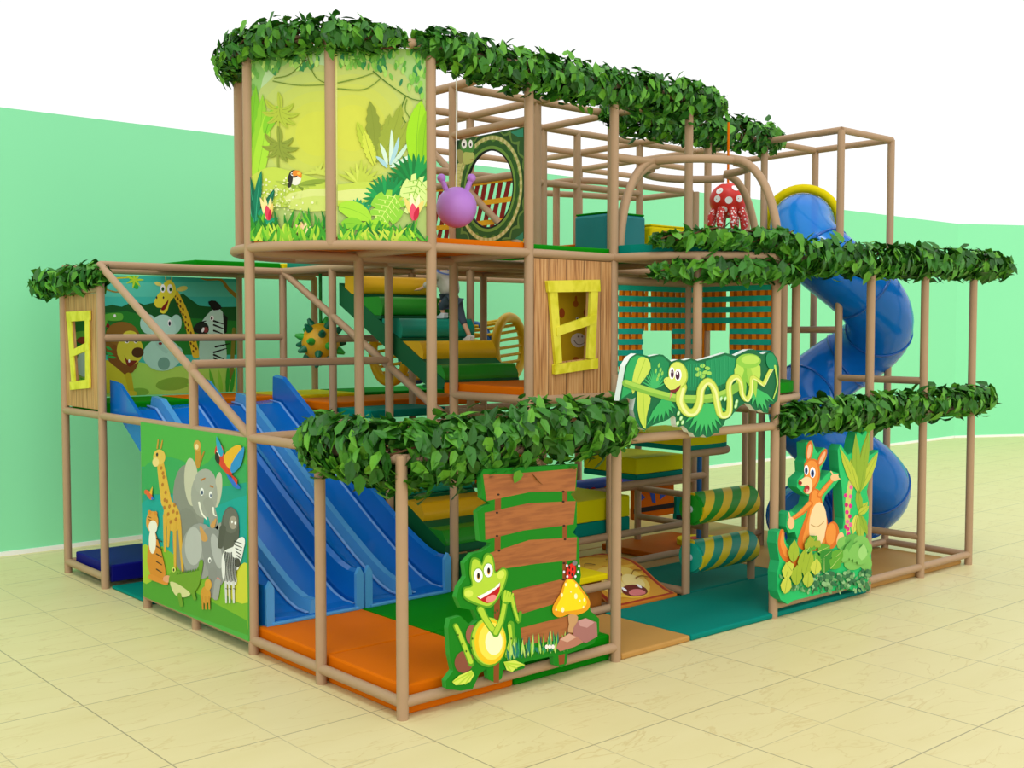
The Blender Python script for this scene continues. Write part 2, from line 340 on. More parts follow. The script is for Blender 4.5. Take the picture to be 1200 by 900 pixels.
# level three
rail(*arc(1,2,1,90,270,H3,24), name='curved_rail'); rail((1,1,H3),(4,1,H3)); rail((1,3,H3),(3,3,H3)); rail((2,2,H3),(6.5,2,H3)); rail((3,3,H3),(7.5,3,H3))
rail((2,1,H3),(2,4,H3)); rail((3,1,H3),(3,4,H3)); rail((4,1,H3),(4,3,H3)); rail((5.5,2,H3),(5.5,5,H3)); rail((6.5,1,H3),(6.5,5,H3)); rail((7.5,1,H3),(7.5,3,H3)); rail((6.5,1,H3),(7.5,1,H3)); rail((6.5,2,H3),(7.5,2,H3))
rail((2,4,H3),(5.5,4,H3)); rail((3.2,5,H3),(7.5,5,H3)); rail((5.5,4,H3),(7.5,4,H3))
rail((2,1,4.25),(2,2,4.25)); rail((3,2,4.03),(3,4,4.03)); rail((3,1,4.05),(3.5,1,4.05)); rail((3,3,4.1),(5.5,3,4.1)); rail((2,3,4.1),(3,3,4.1)); rail((2,4,4.1),(3,4,4.1))
# far guard loop with rounded corners
loop = arc(5.0,3.45,.38,270,180,4.2,8)
rail((6.5,3.07,4.2), *loop, name='guard_loop'); rail(loop[-1], *arc(5.2,3.75,.55,180,90,4.2,8)[1:], (6.5,3.9,4.2), name='guard_loop'); post(4.66,3.5,H2,4.2)
rail((6.5,3.07,4.2),(6.5,3.9,4.2), name='guard_loop')
# braces
rail((0,5,H2),(0,2,H1), name='diagonal_brace'); rail((2,5,H2),(2,2,H1), name='diagonal_brace'); rail((3,4,H3),(3,2,H2), name='diagonal_brace')
rail((2.6,3.6,4.6),(2.6,3.0,3.3), name='diagonal_brace', r=.035)
# dome arches over the bowed balcony
def arch(f, t, zt, name='arch'):
    f = V((*f, H2)); t = V((*t, zt)); P_ = []
    for i in range(15):
        a = math.pi/2*i/14; h = (f.xy.lerp(t.xy, 1-math.cos(a))); P_.append((h.x, h.y, H2+(zt-H2)*math.sin(a)))
    rail(*P_, name=name)
arch((3.08,1),(3.52,1),4.06); arch((3.1,1.06),(3.56,.99),4.03); arch((4.02,0),(4.02,.5),4.06); arch((5.06,1),(4.55,1),4.03)
rail(*arc(4.02,1,.5,180,270,4.06,12), name='curved_rail'); rail(*arc(4.02,1,.53,270,360,4.04,12), name='curved_rail'); rail(*arc(4.05,.85,.55,160,20,4.0,14), name='curved_rail')
# ------------------------------------------------------------------ mats and decks
def mat_box(name, lo, hi, m, label, cat='mat', bevel=.015): b = B(); b.box(lo, hi, m); return tag(b.build(name, None, bevel), label, cat)
mat_box('floor_mat', (.05,.05,.0),(1.0,1.0,.2), ORANGE, 'thick orange landing mat in the front corner beside the frog board')
mat_box('floor_mat', (.05,1.01,.0),(1.0,2.04,.2), ORANGE, 'thick orange landing mat at the foot of the left slide lanes')
mat_box('floor_mat', (1.01,.05,.0),(1.99,1.0,.2), GREEN, 'thick green landing mat directly behind the frog board')
mat_box('floor_mat', (1.01,1.01,.0),(1.99,2.04,.2), GREEN, 'thick green landing mat at the foot of the right slide lanes')
mat_box('floor_mat', (2.05,-.02,.0),(2.86,.95,.05), TAN, 'thin sand coloured floor mat at the open entrance beside the green landing mat')
mat_box('floor_mat', (2.87,-.02,.0),(5.5,.97,.05), TEAL, 'thin teal floor mat in the open entrance below the snake board')
mat_box('floor_mat', (4.02,1.0,.0),(5.5,2.0,.05), TEAL, 'thin teal floor mat below the two striped rollers')
mat_box('floor_mat', (5.52,.05,.0),(7.45,1.0,.05), TAN, 'thin sand coloured floor mat behind the kangaroo board')
mat_box('floor_mat', (2.05,2.25,.0),(4.0,3.2,.03), TEAL, 'thin teal floor mat behind the lion face ramp')
mat_box('floor_mat', (4.02,2.05,.0),(5.5,3.2,.03), TAN, 'thin sand coloured floor mat deep inside the frame')
mat_box('floor_mat', (5.52,1.02,.0),(7.45,2.0,.05), TAN, 'thin sand coloured floor mat under the spiral tube slide')
mat_box('floor_mat', (2.05,3.22,.0),(5.48,5.9,.03), TAN, 'thin sand coloured floor mat at the dark back of the frame')
mat_box('floor_mat', (5.52,2.02,.0),(7.45,5.0,.03), TAN, 'thin sand coloured floor mat behind the teal patterned panel')
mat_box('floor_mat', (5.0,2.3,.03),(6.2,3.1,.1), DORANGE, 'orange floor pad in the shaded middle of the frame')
mat_box('floor_mat', (.04,4.05,.0),(1.9,4.95,.03), TEAL, 'thin teal floor mat between the animal banner and the navy mat')
mat_box('floor_mat', (.06,5.0,.05),(1.9,5.95,.22), NAVY, 'thick navy blue mat at the back left corner below the timber window panel')
# level one decks
b = B(); b.box((.05,5.06,1.7),(1.0,5.95,1.82), GREEN); tag(b.build('deck_mat', None, .015), 'green deck mat at the slide top below the lion picture', 'mat')
mat_box('deck_mat', (1.02,5.06,1.7),(2.0,5.95,1.82), ORANGE, 'orange deck mat at the slide top below the zebra picture')
mat_box('deck_mat', (2.02,5.02,1.7),(3.0,5.95,1.82), YELLOW, 'yellow deck mat beneath the spiked punch ball by the back wall')
mat_box('deck_mat', (3.02,5.02,1.7),(4.6,5.95,1.82), GREEN, 'green deck mat below the yellow hooped crawl tunnel')
mat_box('deck_mat', (2.02,4.06,1.7),(4.0,4.98,1.79), ORANGE, 'orange deck mat in front of the crawl tunnel on the first level')
mat_box('deck_mat', (2.05,3.4,1.66),(3.0,4.03,1.74), TEAL, 'teal deck mat behind the upper flight of foam steps')
mat_box('deck_mat', (2.04,1.05,1.96),(3.0,2.2,2.06), ORANGE, 'orange deck mat at the bottom of the upper foam steps')
mat_box('deck_mat', (3.02,1.05,1.96),(4.0,2.0,2.05), ORANGE, 'orange deck mat behind the woven net with the square doorway')
b = B(); b.prism([(4,1,1.98)]+[tuple(p) for p in arc(4,1,.97,180,360,1.98,20)], (0,0,.09), GREEN); tag(b.build('deck_mat', None, .01), 'half round green deck mat behind the snake board', 'mat')
mat_box('deck_mat', (2.3,2.6,1.5),(3.9,3.3,1.56), LEMON, 'lemon yellow underfloor pad glimpsed below the timber window panel')
b = B(); rc = [(4.25,1.2,1.36),(4.75,1.2,1.36)]+[(p.x,p.y,1.36) for p in arc(4.75,1.5,.3,-90,0,0,8)]+[(5.05,2.2,1.36),(4.25,2.2,1.36)]
b.prism(rc, (0,0,.05), TEAL); b.prism([V(p)+V((0,0,.05)) for p in rc], (0,0,.1), LEMON); tag(b.build('deck_mat', None, .008), 'lemon yellow round cornered platform with teal underside below the snake board', 'mat')
rail(*[V(p)-V((0,0,.03)) for p in rc[:-2]], name='curved_rail')
# level two decks
b = B(); b.prism([(1.98,1.03,3.19)]+[(1.98,2.97,3.19)]+[tuple(p) for p in arc(1,2,.88,90,270,3.19,20)], (0,0,.065), ORANGE); tag(b.build('deck_mat', None, .012), 'half round orange deck mat under the jungle banner tower', 'mat')
mat_box('deck_mat', (2.03,1.03,3.19),(3.97,1.97,3.25), GREEN, 'green deck mat on the top level above the timber window panel')
b = B(); b.prism([(4,1,3.19)]+[tuple(p) for p in arc(4,1,.96,180,360,3.19,20)], (0,0,.09), TEAL); tag(b.build('deck_mat', None, .012), 'half round teal deck mat under the arched balcony dome', 'mat')
mat_box('deck_mat', (3.05,2.03,3.19),(5.45,2.97,3.28), GREEN, 'green deck mat on the top level under the teal cushion block')
mat_box('deck_mat', (2.03,3.9,3.19),(3.0,4.97,3.28), STEPT, 'teal landing mat at the head of the upper foam steps')
mat_box('deck_mat', (1.0,5.03,3.19),(2.0,5.97,3.26), GREEN, 'green deck mat on the top level beside the back wall')
mat_box('deck_mat', (2.02,5.03,3.19),(4.0,5.97,3.26), YELLOW, 'yellow deck mat on the top level beside the back wall')
mat_box('deck_mat', (5.52,1.03,3.19),(6.45,2.97,3.28), TEAL, 'teal deck mat leading into the spiral tube slide')
mat_box('deck_mat', (3.05,3.03,3.19),(5.45,3.97,3.28), ORANGE, 'orange deck mat on the top level behind the orange cushion block')
# upper cushion blocks
def cushion(lo, hi, m, top, label):
    t = thing('cushion_block', label, 'cushion', ((lo[0]+hi[0])/2, (lo[1]+hi[1])/2, lo[2]))
    b = B(); b.box(lo, (hi[0], hi[1], hi[2]-.02), m); b.build('padded_body', t, .03, 3)
    b = B(); b.box((lo[0]+.01, lo[1]+.01, hi[2]-.02), (hi[0]-.01, hi[1]-.01, hi[2]), top); b.build('lid', t, .008)
cushion((4.0,2.06,3.28),(4.58,2.53,3.73), BTEAL, GREEN, 'large teal padded block with green lid on the top level')
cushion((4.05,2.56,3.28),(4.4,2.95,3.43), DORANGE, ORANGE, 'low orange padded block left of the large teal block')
cushion((4.65,2.05,3.28),(5.3,2.5,3.64), YELLOW, YELLOW, 'yellow padded block right of the large teal block')
# ------------------------------------------------------------------ foam steps
def stairs(z0, label, cols):
    t = thing('foam_steps', label, 'steps', (2.5, 2.2, z0)); n = len(cols); dy, dz = .33, .215
    b = B(); b.prism([(2.05,2.2,z0),(2.05,2.2,z0+.06),(2.05,2.2+dy*n+.1,z0+dz*n-.08),(2.05,2.2+dy*n+.1,z0+dz*n-.3),(2.05,2.42,z0-.02)], (.9,0,0), DGREEN); b.build('ramp_base', t)
    for k, m in enumerate(cols):
        y = 2.2+dy*k; z = z0+dz*k
        b = B(); b.prism([(2.06,y+.02,z+.015),(2.06,y-.0,z+.10),(2.06,y+.06,z+.198),(2.06,y+.34,z+.198),(2.06,y+.34,z+.02)], (.885,0,0), m); b.build('step', t, .03, 3)
        b = B(); b.box((2.055,y+.03,z-.02),(2.945,y+.34,z+.013), DGREEN); b.build('step_divider', t)
stairs(2.02, 'upper flight of yellow green and teal foam steps climbing from first to top level', [STEPG, MUST, STEPT, STEPG, MUST])
stairs(.5, 'lower flight of foam steps half hidden behind the frog board and garland', [STEPG, MUST, STEPT, STEPG, MUST])
mat_box('foam_block', (2.05,1.6,.0),(2.98,2.18,.48), DGREEN, 'dark green foam block at the foot of the lower foam steps', 'block')
# ------------------------------------------------------------------ double lane slides
def slide(x0, wdt, label):
    t = thing('slide', label, 'slide', (x0+wdt/2, 2.0, 0))
    ys = [5.05, 4.85]+[4.7-.12*i for i in range(21)]+[2.15, 2.0]
    def zz(y):
        s = (5-y)/3
        if s <= .04: return 1.76
        s = min(1, (s-.04)/.9); return .235+1.525*(1-s)**1.25*(1+.18*s)
    def sweep(name, prof, m):
        b = B(); k = len(prof); R_ = []
        for y in ys:
            g = lambda q: zz(y)+q*(1.0 if q > 0 else 1)
            R_.append(b.add([(x0+px, y, g(pz)) for px, pz in prof]))
        for i in range(len(ys)-1):
            for q in range(k): b.face((R_[i]+q, R_[i]+(q+1) % k, R_[i+1]+(q+1) % k, R_[i+1]+q), m)
        b.face(range(R_[0], R_[0]+k), m); b.face(range(R_[-1]+k-1, R_[-1]-1, -1), m); return b.build(name, t)
    W = wdt
    sweep('chute', [(.0,-.04),(W,-.04),(W-.02,.0),(W-.06,.02),(W/2+.06,.0),(W/2-.06,.0),(.06,.02),(.02,.0)][::-1], SLIDE)
    sweep('side_wall', [(0,-.04),(.03,-.03),(.05,.05),(.045,.27),(.0,.29)], SLIDE)
    sweep('side_wall', [(W,.29),(W-.045,.27),(W-.05,.05),(W-.03,-.03),(W,-.04)], SLIDE)
    sweep('lane_divider', [(W/2-.05,.0),(W/2+.05,.0),(W/2+.03,.11),(W/2-.03,.11)], SLIDEL)  # divider colour paled to paint in reflections on the plastic
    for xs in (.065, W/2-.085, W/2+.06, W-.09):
        sweep('painted_streak', [(xs,.012),(xs+.025,.012),(xs+.025,.022),(xs,.022)], REFLECT)  # thin strips painting in the light streaks beside walls and divider
    for xx in (x0+.0, x0+W-.07):
        b = B(); b.prism([(xx,1.97,.2),(xx+.07,1.97,.2),(xx+.07,1.97,.5),(xx+.035,1.97,.56),(xx,1.97,.5)], (0,.035,0), SLIDEL); b.build('end_plate', t, .008)
    b = B(); b.box((x0+.05,1.955,.2),(x0+W-.05,1.998,.225), SLIDEL); b.build('landing_lip', t, .006)
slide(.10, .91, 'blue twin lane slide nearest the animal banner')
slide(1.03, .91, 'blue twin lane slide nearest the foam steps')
# ------------------------------------------------------------------ spiral tube slide
def spiral():
    t = thing('spiral_slide', 'translucent blue spiral tube slide winding down inside the right hand tower', 'slide', (7.0, 1.25, 0))
    er = V((.754,-.656,0)); ef = V((.656,.754,0)); ax = V((7.02,1.32,0)); Rh, r, pitch = .43, .36, 1.85
    def pos(th):
        p = ax+er*(Rh*math.cos(th))+ef*(Rh*math.sin(th)); z = 2.5-pitch*(th-2*math.pi)/(2*math.pi)+(.13*max(0, 2*math.pi-th)/math.pi*1.45)
        return V((p.x, p.y, max(z, .40)))
    th0, th1 = math.pi*.9, math.pi*5.12; path = [pos(th0+(th1-th0)*i/102) for i in range(103)]
    lead = path[0]-(path[1]-path[0])*1.0; lead = path[0]-(path[1]-path[0]).normalized()*.16; lead.z = path[0].z+.02
    path = [lead]+path
    k = math.ceil(len(path)/1)
    b = B(); b.tube(path, r, TUBEM, 28, caps=False); o = b.build('tube', t)
    md = o.modifiers.new('wall', 'SOLIDIFY'); md.thickness = .012; md.offset = -1
    for i in range(9, 103, 9):
        d = (path[i]-path[i-1]).normalized(); b = B(); b.tube([path[i]-d*.012, path[i]+d*.012], r+.012, TUBED, 28, caps=False); o = b.build('joint_ring', t)
        md = o.modifiers.new('wall', 'SOLIDIFY'); md.thickness = .02; md.offset = -1
    d = (path[1]-path[0]).normalized(); up = V((0,0,1)); s = d.cross(up).normalized(); u2 = s.cross(d)
    b = B(); ring = [path[0]-d*.03+(s*math.cos(q)+u2*math.sin(q))*.41 for q in [2*math.pi*i/36 for i in range(36)]]
    b.tube(ring, .05, YELLOW, 10, closed=True); b.build('entry_collar', t)
spiral()
# ------------------------------------------------------------------ ivy garlands
def garland(path, n, rz, rh, L, label, z_bias=0.0, ragged=.25):
    path = [V(p) for p in path]; seg = [(path[i+1]-path[i]).length for i in range(len(path)-1)]; tot = sum(seg)
    def at(d):
        for i, l in enumerate(seg):
            if d <= l or i == len(seg)-1: return path[i].lerp(path[i+1], max(0, min(1, d/l))), (path[i+1]-path[i]).normalized()
            d -= l
    mid = at(tot/2)[0]
    t = thing('ivy_garland', label, 'garland', tuple(mid))
    b = B()
    for j in range(3):
        vp = []
        for i in range(int(tot/.12)+2):
            p, tg = at(tot*i/(int(tot/.12)+1)); sd = tg.cross(V((0,0,1)))
            a = i*.9+j*2.1; vp.append(p+sd*(.055*math.cos(a))+V((0,0,.055*math.sin(a)+.02*j)))
        b.tube(vp, .008, VINE, 6)
    b.build('vine_stem', t)
    b = B()
    for _ in range(n):
        dd = random.uniform(-.08, tot+.08); p, tg = at(max(0, min(tot, dd))); p = p+tg*(dd-max(0, min(tot, dd)))
        sd = tg.cross(V((0,0,1))).normalized(); a = random.uniform(0, 2*math.pi); q = math.sqrt(random.uniform(.12, 1))*(1.3 if random.random() < .1 else 1)
        e = min(1, .5+min(dd, tot-dd)/.35) if ragged else 1
        o = sd*(math.cos(a)*rh*q*e)+V((0,0,1))*(math.sin(a)*rz*q*e+z_bias); c = p+o
        out = (sd*math.cos(a)+V((0,0,math.sin(a)*.9))+tg*random.uniform(-.4,.4)).normalized()
        updn = V((0,0,1)) if math.sin(a) > .35 and random.random() < .75 else V((0,0,-1))
        nrm = (out+V([random.uniform(-.6,.6) for _ in range(3)])).normalized()
        dr = (updn*random.uniform(.6,1.1)+tg*random.uniform(-.7,.7)+out*random.uniform(.3,.9)); dr = (dr-nrm*dr.dot(nrm)).normalized()
        s2 = nrm.cross(dr); l = L*random.uniform(.7,1.2); wd_ = l*random.uniform(.24,.33); c = c-dr*(l*.4)
        g = lambda t_, k, h: c+dr*(l*t_)+s2*(wd_*k)+nrm*(l*h)
        i0 = b.add([g(0,0,0), g(.5,0,-.05), g(1,0,-.16), g(.22,1,.04), g(.62,.78,.0), g(.22,-1,.04), g(.62,-.78,.0)])
        for f in ((0,3,1),(3,4,1),(4,2,1),(0,1,5),(5,1,6),(6,1,2)): b.face([i0+x for x in f], LEAF)
    b.build('leaves', t)
garland([(0,1.15,1.72),(0,.6,1.74),(.02,.03,1.70),(.7,0,1.74),(1.2,0,1.81),(2.12,0,1.82)], 1900, .235, .17, .14, 'bushy ivy garland on the lowest front corner rail above the frog board')
garland(arc(1,2,1.02,118,252,4.665,14), 1250, .135, .13, .11, 'ivy garland crowning the curved jungle banner tower', .03)
garland([(.95,1,4.69),(2.0,1,4.62),(3.0,1,4.64),(4.42,1,4.68)], 2400, .18, .15, .115, 'long ivy garland along the top front rail right of the jungle tower')
garland([(3.9,1.95,4.66),(4.6,1.98,4.67),(5.5,2,4.70),(6.75,2,4.72)], 1400, .19, .14, .13, 'ivy garland on the top rear rail ending beside the bare pipe box')
garland([(0,4.95,3.06),(0,5.6,3.04),(0,6.75,3.02)], 620, .14, .15, .15, 'short ivy garland on top of the narrow left timber window panel')
garland(arc(4,1,1.03,208,288,3.31,10), 330, .09, .11, .15, 'upper ivy row on the bowed balcony rail below the dome arches', 0)
garland(arc(4,1,1.03,208,288,3.04,10), 360, .10, .11, .15, 'lower ivy row on the bowed balcony rail above the woven nets', 0)
garland([(4.05,-.02,3.18),(5.5,0,3.2),(6.8,0,3.22),(8.2,0,3.24)], 1500, .16, .15, .15, 'ivy garland on the second level rail of the right hand tower')
garland([(4.08,-.02,1.74),(5.4,0,1.76),(6.6,0,1.78),(7.9,0,1.8)], 1350, .16, .15, .15, 'ivy garland on the lower rail above the kangaroo board')
# ------------------------------------------------------------------ boards, banners, panels
YAX, XAX = (0,1,0), (1,0,0)
def board_hole(t, lo, hi, hole, thick, mapf, mat, rim=None):
    """flat board with an opening: lo/hi and hole outline in board coordinates, mapf(a,z,depth)->point"""
    cxh = sum(p[0] for p in hole)/len(hole); czh = sum(p[1] for p in hole)/len(hole); n = 64; O = []; I = []
    def ray(poly, a):
        d = (math.cos(a), math.sin(a)); best = None
        for i in range(len(poly)):
            x1, y1 = poly[i][0]-cxh, poly[i][1]-czh; x2, y2 = poly[(i+1) % len(poly)][0]-cxh, poly[(i+1) % len(poly)][1]-czh
            den = d[0]*(y2-y1)-d[1]*(x2-x1)
            if abs(den) < 1e-9: continue
            tt = (x1*(y2-y1)-y1*(x2-x1))/den; uu = (x1*d[1]-y1*d[0])/den
            if tt > 0 and -1e-6 <= uu <= 1+1e-6: best = tt if best is None else max(best, tt)
        return (cxh+d[0]*best, czh+d[1]*best)
    rect = [(lo[0],lo[1]),(hi[0],lo[1]),(hi[0],hi[1]),(lo[0],hi[1])]
    an = [2*math.pi*i/n for i in range(n)]+[math.atan2(p[1]-czh, p[0]-cxh) % (2*math.pi) for p in rect+(list(hole) if len(hole) < 8 else [])]
    an = sorted(set(round(a, 6) for a in an)); n = len(an)
    for a in an: O.append(ray(rect, a)); I.append(ray(hole, a))
    b = B(); r4 = [b.add([mapf(p[0], p[1], d) for p in L_]) for L_, d in ((O,0),(I,0),(O,thick),(I,thick))]
    rim = rim or mat
    for i in range(n):
        j = (i+1) % n
        b.face((r4[0]+i, r4[0]+j, r4[1]+j, r4[1]+i), mat); b.face((r4[2]+i, r4[3]+i, r4[3]+j, r4[2]+j), mat)
        b.face((r4[0]+i, r4[2]+i, r4[2]+j, r4[0]+j), rim); b.face((r4[1]+i, r4[1]+j, r4[3]+j, r4[3]+i), rim)
    t['_b'] = 1; global LASTB; LASTB = b.build('board', t); del t['_b']; return LASTB
BROWNP = sawn_mat('brown_plank','#93511f','#a8622a',(2,2,22))
BARM = sawn_mat('yellow_sawn_wood', '#d2ca10', '#e6dd3a', (5, 5, 3))
def window_bars(t, crop, n, d, quads, off):
    for k, q in enumerate(quads):
        b = B(); b.prism([pix(crop[0]+x/crop[2], crop[1]+y/crop[2], n, d)+V(off)*(.02*k) for x, y in q], V(off)*(1+.1*k), BARM); b.build('window_bar', LASTB, .006)
def in_board(crop, n, d, pts, ax): return [((lambda p: (p[ax], p.z))(pix(crop[0]+x/crop[2], crop[1]+y/crop[2], n, d))) for x, y in pts]
# timber panel with crooked window, first level
t = thing('timber_panel', 'large timber plank panel with crooked yellow window below the green top deck', 'panel', (2.5,1,1.99))
cr = (640,320,6.925)
board_hole(t, (2.045,1.99), (2.955,3.13), in_board(cr, YAX, .985, [(78,153),(345,148),(325,695),(108,722)], 0), .03, lambda a,z,d: V((a,.985+d,z)), plank_mat(0,.205,.05))
window_bars(t, cr, YAX, .98, [[(10,150),(75,150),(112,725),(60,738)],[(345,150),(402,150),(378,695),(320,695)],[(-12,62),(415,55),(420,150),(-2,157)],[(60,440),(380,333),(386,405),(66,512)],[(45,742),(395,692),(395,772),(45,822)]], (0,-.028,0))
t = thing('timber_panel', 'narrow timber plank panel with crooked yellow window on the far left frame bay', 'panel', (0,5.5,1.74))
cr = (30,270,3.913)
board_hole(t, (5.03,1.755), (5.97,2.9), in_board(cr, XAX, -.0, [(213,415),(280,410),(282,692),(230,692)], 1), .03, lambda a,z,d: V((d,a,z)), plank_mat(1,.15,.02))
window_bars(t, cr, XAX, -.005, [[(196,416),(214,416),(232,692),(215,692)],[(278,410),(297,410),(300,690),(280,690)],[(192,374),(301,367),(301,412),(195,419)],[(208,555),(296,508),(299,546),(213,582)],[(210,695),(301,681),(301,723),(212,731)]], (-.014,0,0))
# animal picture banner on the left face
t = thing('picture_banner', 'square banner of jungle animals with elephant and giraffe on the left side of the frame', 'banner', (-.05,3,.1))
b = B(); b.box((-.05,1.99,.11),(-.035,3.98,1.705), P('#4fae45')); LASTB = b.build('banner_sheet', t)
a = Art((160,490,3.336), XAX, -.0505); a.clip3 = (1, (1.992,.112,3.978,1.703))
Z0 = [(20,18),(437,82),(440,855),(26,700)]
a.poly([(21,190),(437,210),(438,600),(24,560)], '#1f9b86', 0); a.poly([(21,200),(120,150),(250,190),(330,130),(437,190),(437,250),(21,300)], '#3aa55a', 3)
a.poly([(22,330),(150,300),(300,350),(436,300),(437,480),(300,560),(24,500)], '#12a39a', 2)
a.poly([(22,540),(100,500),(240,600),(330,560),(438,600),(439,840),(25,695)], '#7cb52c', 0)
a.poly([(380,600),(438,570),(439,720),(350,690)], '#cfd23a', 3); a.poly([(26,600),(120,620),(300,720),(430,790),(439,850),(26,700)], '#4f9f2e', 0)
a.poly([(24,500),(60,520),(70,620),(25,640)], '#a8c832', 3)
G_='#8e8f88'; GL='#b3b3aa'
a.ell(205,330,62,150,'#8b8c84',-4); a.ell(195,480,55,130,'#85867f'); a.ell(215,250,28,95,'#c9c6b0',-3); a.ell(318,280,16,70,'#c5c3ae',6)
a.ell(265,300,52,90,'#a3a49c'); a.ell(268,250,42,52,'#a9aaa2'); a.stroke([(280,330),(300,390),(310,440),(330,420)],40,24,'#9c9d95'); 
a.ell(256,288,7,15,'#ffffff'); a.ell(257,291,4,9,'#1e3a66'); a.ell(290,300,6,14,'#ffffff'); a.ell(291,303,3,8,'#1e3a66'); a.stroke([(245,330),(255,370),(275,395)],8,5,'#f4f2e6'); a.stroke([(300,350),(303,375),(312,382)],7,4,'#f4f2e6')
a.stroke([(255,242),(268,235)],7,5,'#b9732b',0); a.stroke([(290,265),(300,270)],7,5,'#b9732b',0)
a.ell(241,150,12,48,'#c08d32'); a.ell(238,108,14,22,'#cf9f45'); a.ell(236,112,7,11,'#f0d9a0'); a.stroke([(250,170),(265,130)],8,5,'#b37f2a',0)
a.ell(140,385,32,60,'#e0b23f',-10); a.stroke([(92,160),(102,230),(118,330)],24,42,'#e0b23f'); a.ell(90,152,24,30,'#e6bf55'); a.ell(76,172,13,18,'#f0d488'); a.stroke([(82,118),(86,85)],6,5,'#c79535',0); a.stroke([(96,118),(102,88)],6,5,'#c79535',0)
for p in [(112,380,112,520),(128,400,124,500),(150,400,152,590),(168,400,182,600)]: a.stroke([p[:2],p[2:]],15,9,'#dba93a',0)
for x, y in [(98,195),(108,230),(103,260),(115,290),(120,325),(110,350),(130,345),(125,375),(145,365),(155,395),(135,405),(112,320),(150,340),(160,370),(105,215)]: a.ell(x,y,5,8,'#b9772a',10,8)
a.ell(82,142,4,7,'#22303a')
a.ell(250,520,72,110,'#9b9d9b'); a.ell(225,500,34,75,'#b9bbb9'); a.poly([(262,440),(310,430),(345,480),(350,590),(335,650),(305,640),(275,580),(258,510)],'#8f9190',3)
a.ell(315,520,18,70,'#b4b6b6',-12); a.stroke([(268,470),(252,425)],26,8,'#d09a58',0); a.stroke([(300,420),(312,395)],20,7,'#d09a58',0); a.ell(288,555,6,12,'#fff'); a.ell(289,558,3,7,'#223'); a.ell(318,640,14,18,'#d58a86')
a.stroke([(300,600),(300,690)],34,26,'#8c8e8c',0); a.stroke([(320,640),(312,700)],24,22,'#a2a4a2',0)
a.ell(368,440,36,95,'#5b5c55'); a.ell(372,400,30,50,'#6a6b64'); a.ell(380,408,15,26,'#a79d90'); a.ell(376,405,3,6,'#fff'); a.ell(388,410,3,6,'#fff'); a.stroke([(340,430),(330,500)],26,20,'#55564f',0)
a.poly([(345,520),(385,500),(405,470),(425,490),(405,580),(392,600),(392,650),(345,640),(335,570)],'#ececec',3)
for i in range(9): a.stroke([(345+i*6,520+i*4-i*i*.6),(352+i*5,580+i*3),(348+i*5,640)],4.5,3,'#2c2c2c')
a.ell(402,505,20,44,'#f0f0f0',24); a.ell(398,565,11,18,'#4a4742'); 
for i in range(5): a.stroke([(385+i*3,480+i*14),(418-i*2,492+i*14)],4,3,'#2c2c2c',0)
for x in (352,366,382): a.stroke([(x,640),(x+2,720)],9,7,'#d9d9d9',0); a.stroke([(x,665),(x+9,668)],3,3,'#333',0)
a.poly([(45,560),(60,450),(75,440),(110,560),(115,620),(70,625)],'#d98a2a',3); a.ell(65,405,24,42,'#e09a3a'); a.ell(68,425,17,26,'#f4efe2'); a.ell(66,480,14,50,'#f4efe2'); a.ell(55,368,7,9,'#d98a2a'); a.ell(78,372,7,9,'#d98a2a')
for y in (470,500,530,560,590): a.stroke([(82,y),(104,y+14)],5,3,'#3a2412',0)
for y in (385,395): a.stroke([(50,y),(62,y+5)],3,2,'#3a2412',0)
a.stroke([(60,620),(120,645)],22,16,'#df8f30',0); a.ell(125,628,18,14,'#e8a27a')
a.poly([(140,600),(165,595),(200,605),(240,590),(252,555),(265,560),(258,610),(245,660),(215,690),(180,690),(150,660),(130,640)],'#6f9f2a',3); a.poly([(135,640),(170,650),(215,685),(190,700),(155,690)],'#d8d79a',3)
for i in range(9): a.poly([(160+i*10,612-i*2),(165+i*10,600-i*2),(170+i*10,611-i*2)],'#507f1d')
a.stroke([(172,690),(180,730)],16,14,'#6f9f2a',0); a.stroke([(225,680),(232,705)],14,12,'#6f9f2a',0); a.ell(150,592,8,10,'#d8e070'); a.ell(150,593,3,6,'#222')
a.ell(275,690,20,34,'#d59a35'); a.ell(285,650,14,22,'#dda642'); 
for x in (262,274,288): a.stroke([(x,700),(x+2,745)],8,6,'#cb8f2e',0)
a.ell(345,170,19,60,'#d8402a',-30); a.ell(328,130,17,28,'#d8402a'); a.ell(324,140,8,16,'#f4efe4'); a.poly([(316,130),(312,160),(328,180),(330,150)],'#2b2622',2); a.poly([(345,150),(395,105),(418,120),(400,180),(370,200)],'#e9b52a',3); a.poly([(375,180),(425,110),(415,180),(380,215)],'#2f8fd0',3); a.poly([(318,70),(345,130),(335,150),(320,120)],'#2aa0c8',2); a.poly([(355,215),(395,250),(412,275),(385,268)],'#2f6fd0',2); a.poly([(365,210),(400,240),(398,262)],'#d23a28')
a.ell(55,300,9,22,'#e06030',-30); a.poly([(55,290),(68,265),(66,300)],'#e9b52a'); a.ell(42,288,7,9,'#e06030'); a.poly([(62,305),(76,315),(64,320)],'#2f6fd0')
a.build('printed_picture', LASTB)
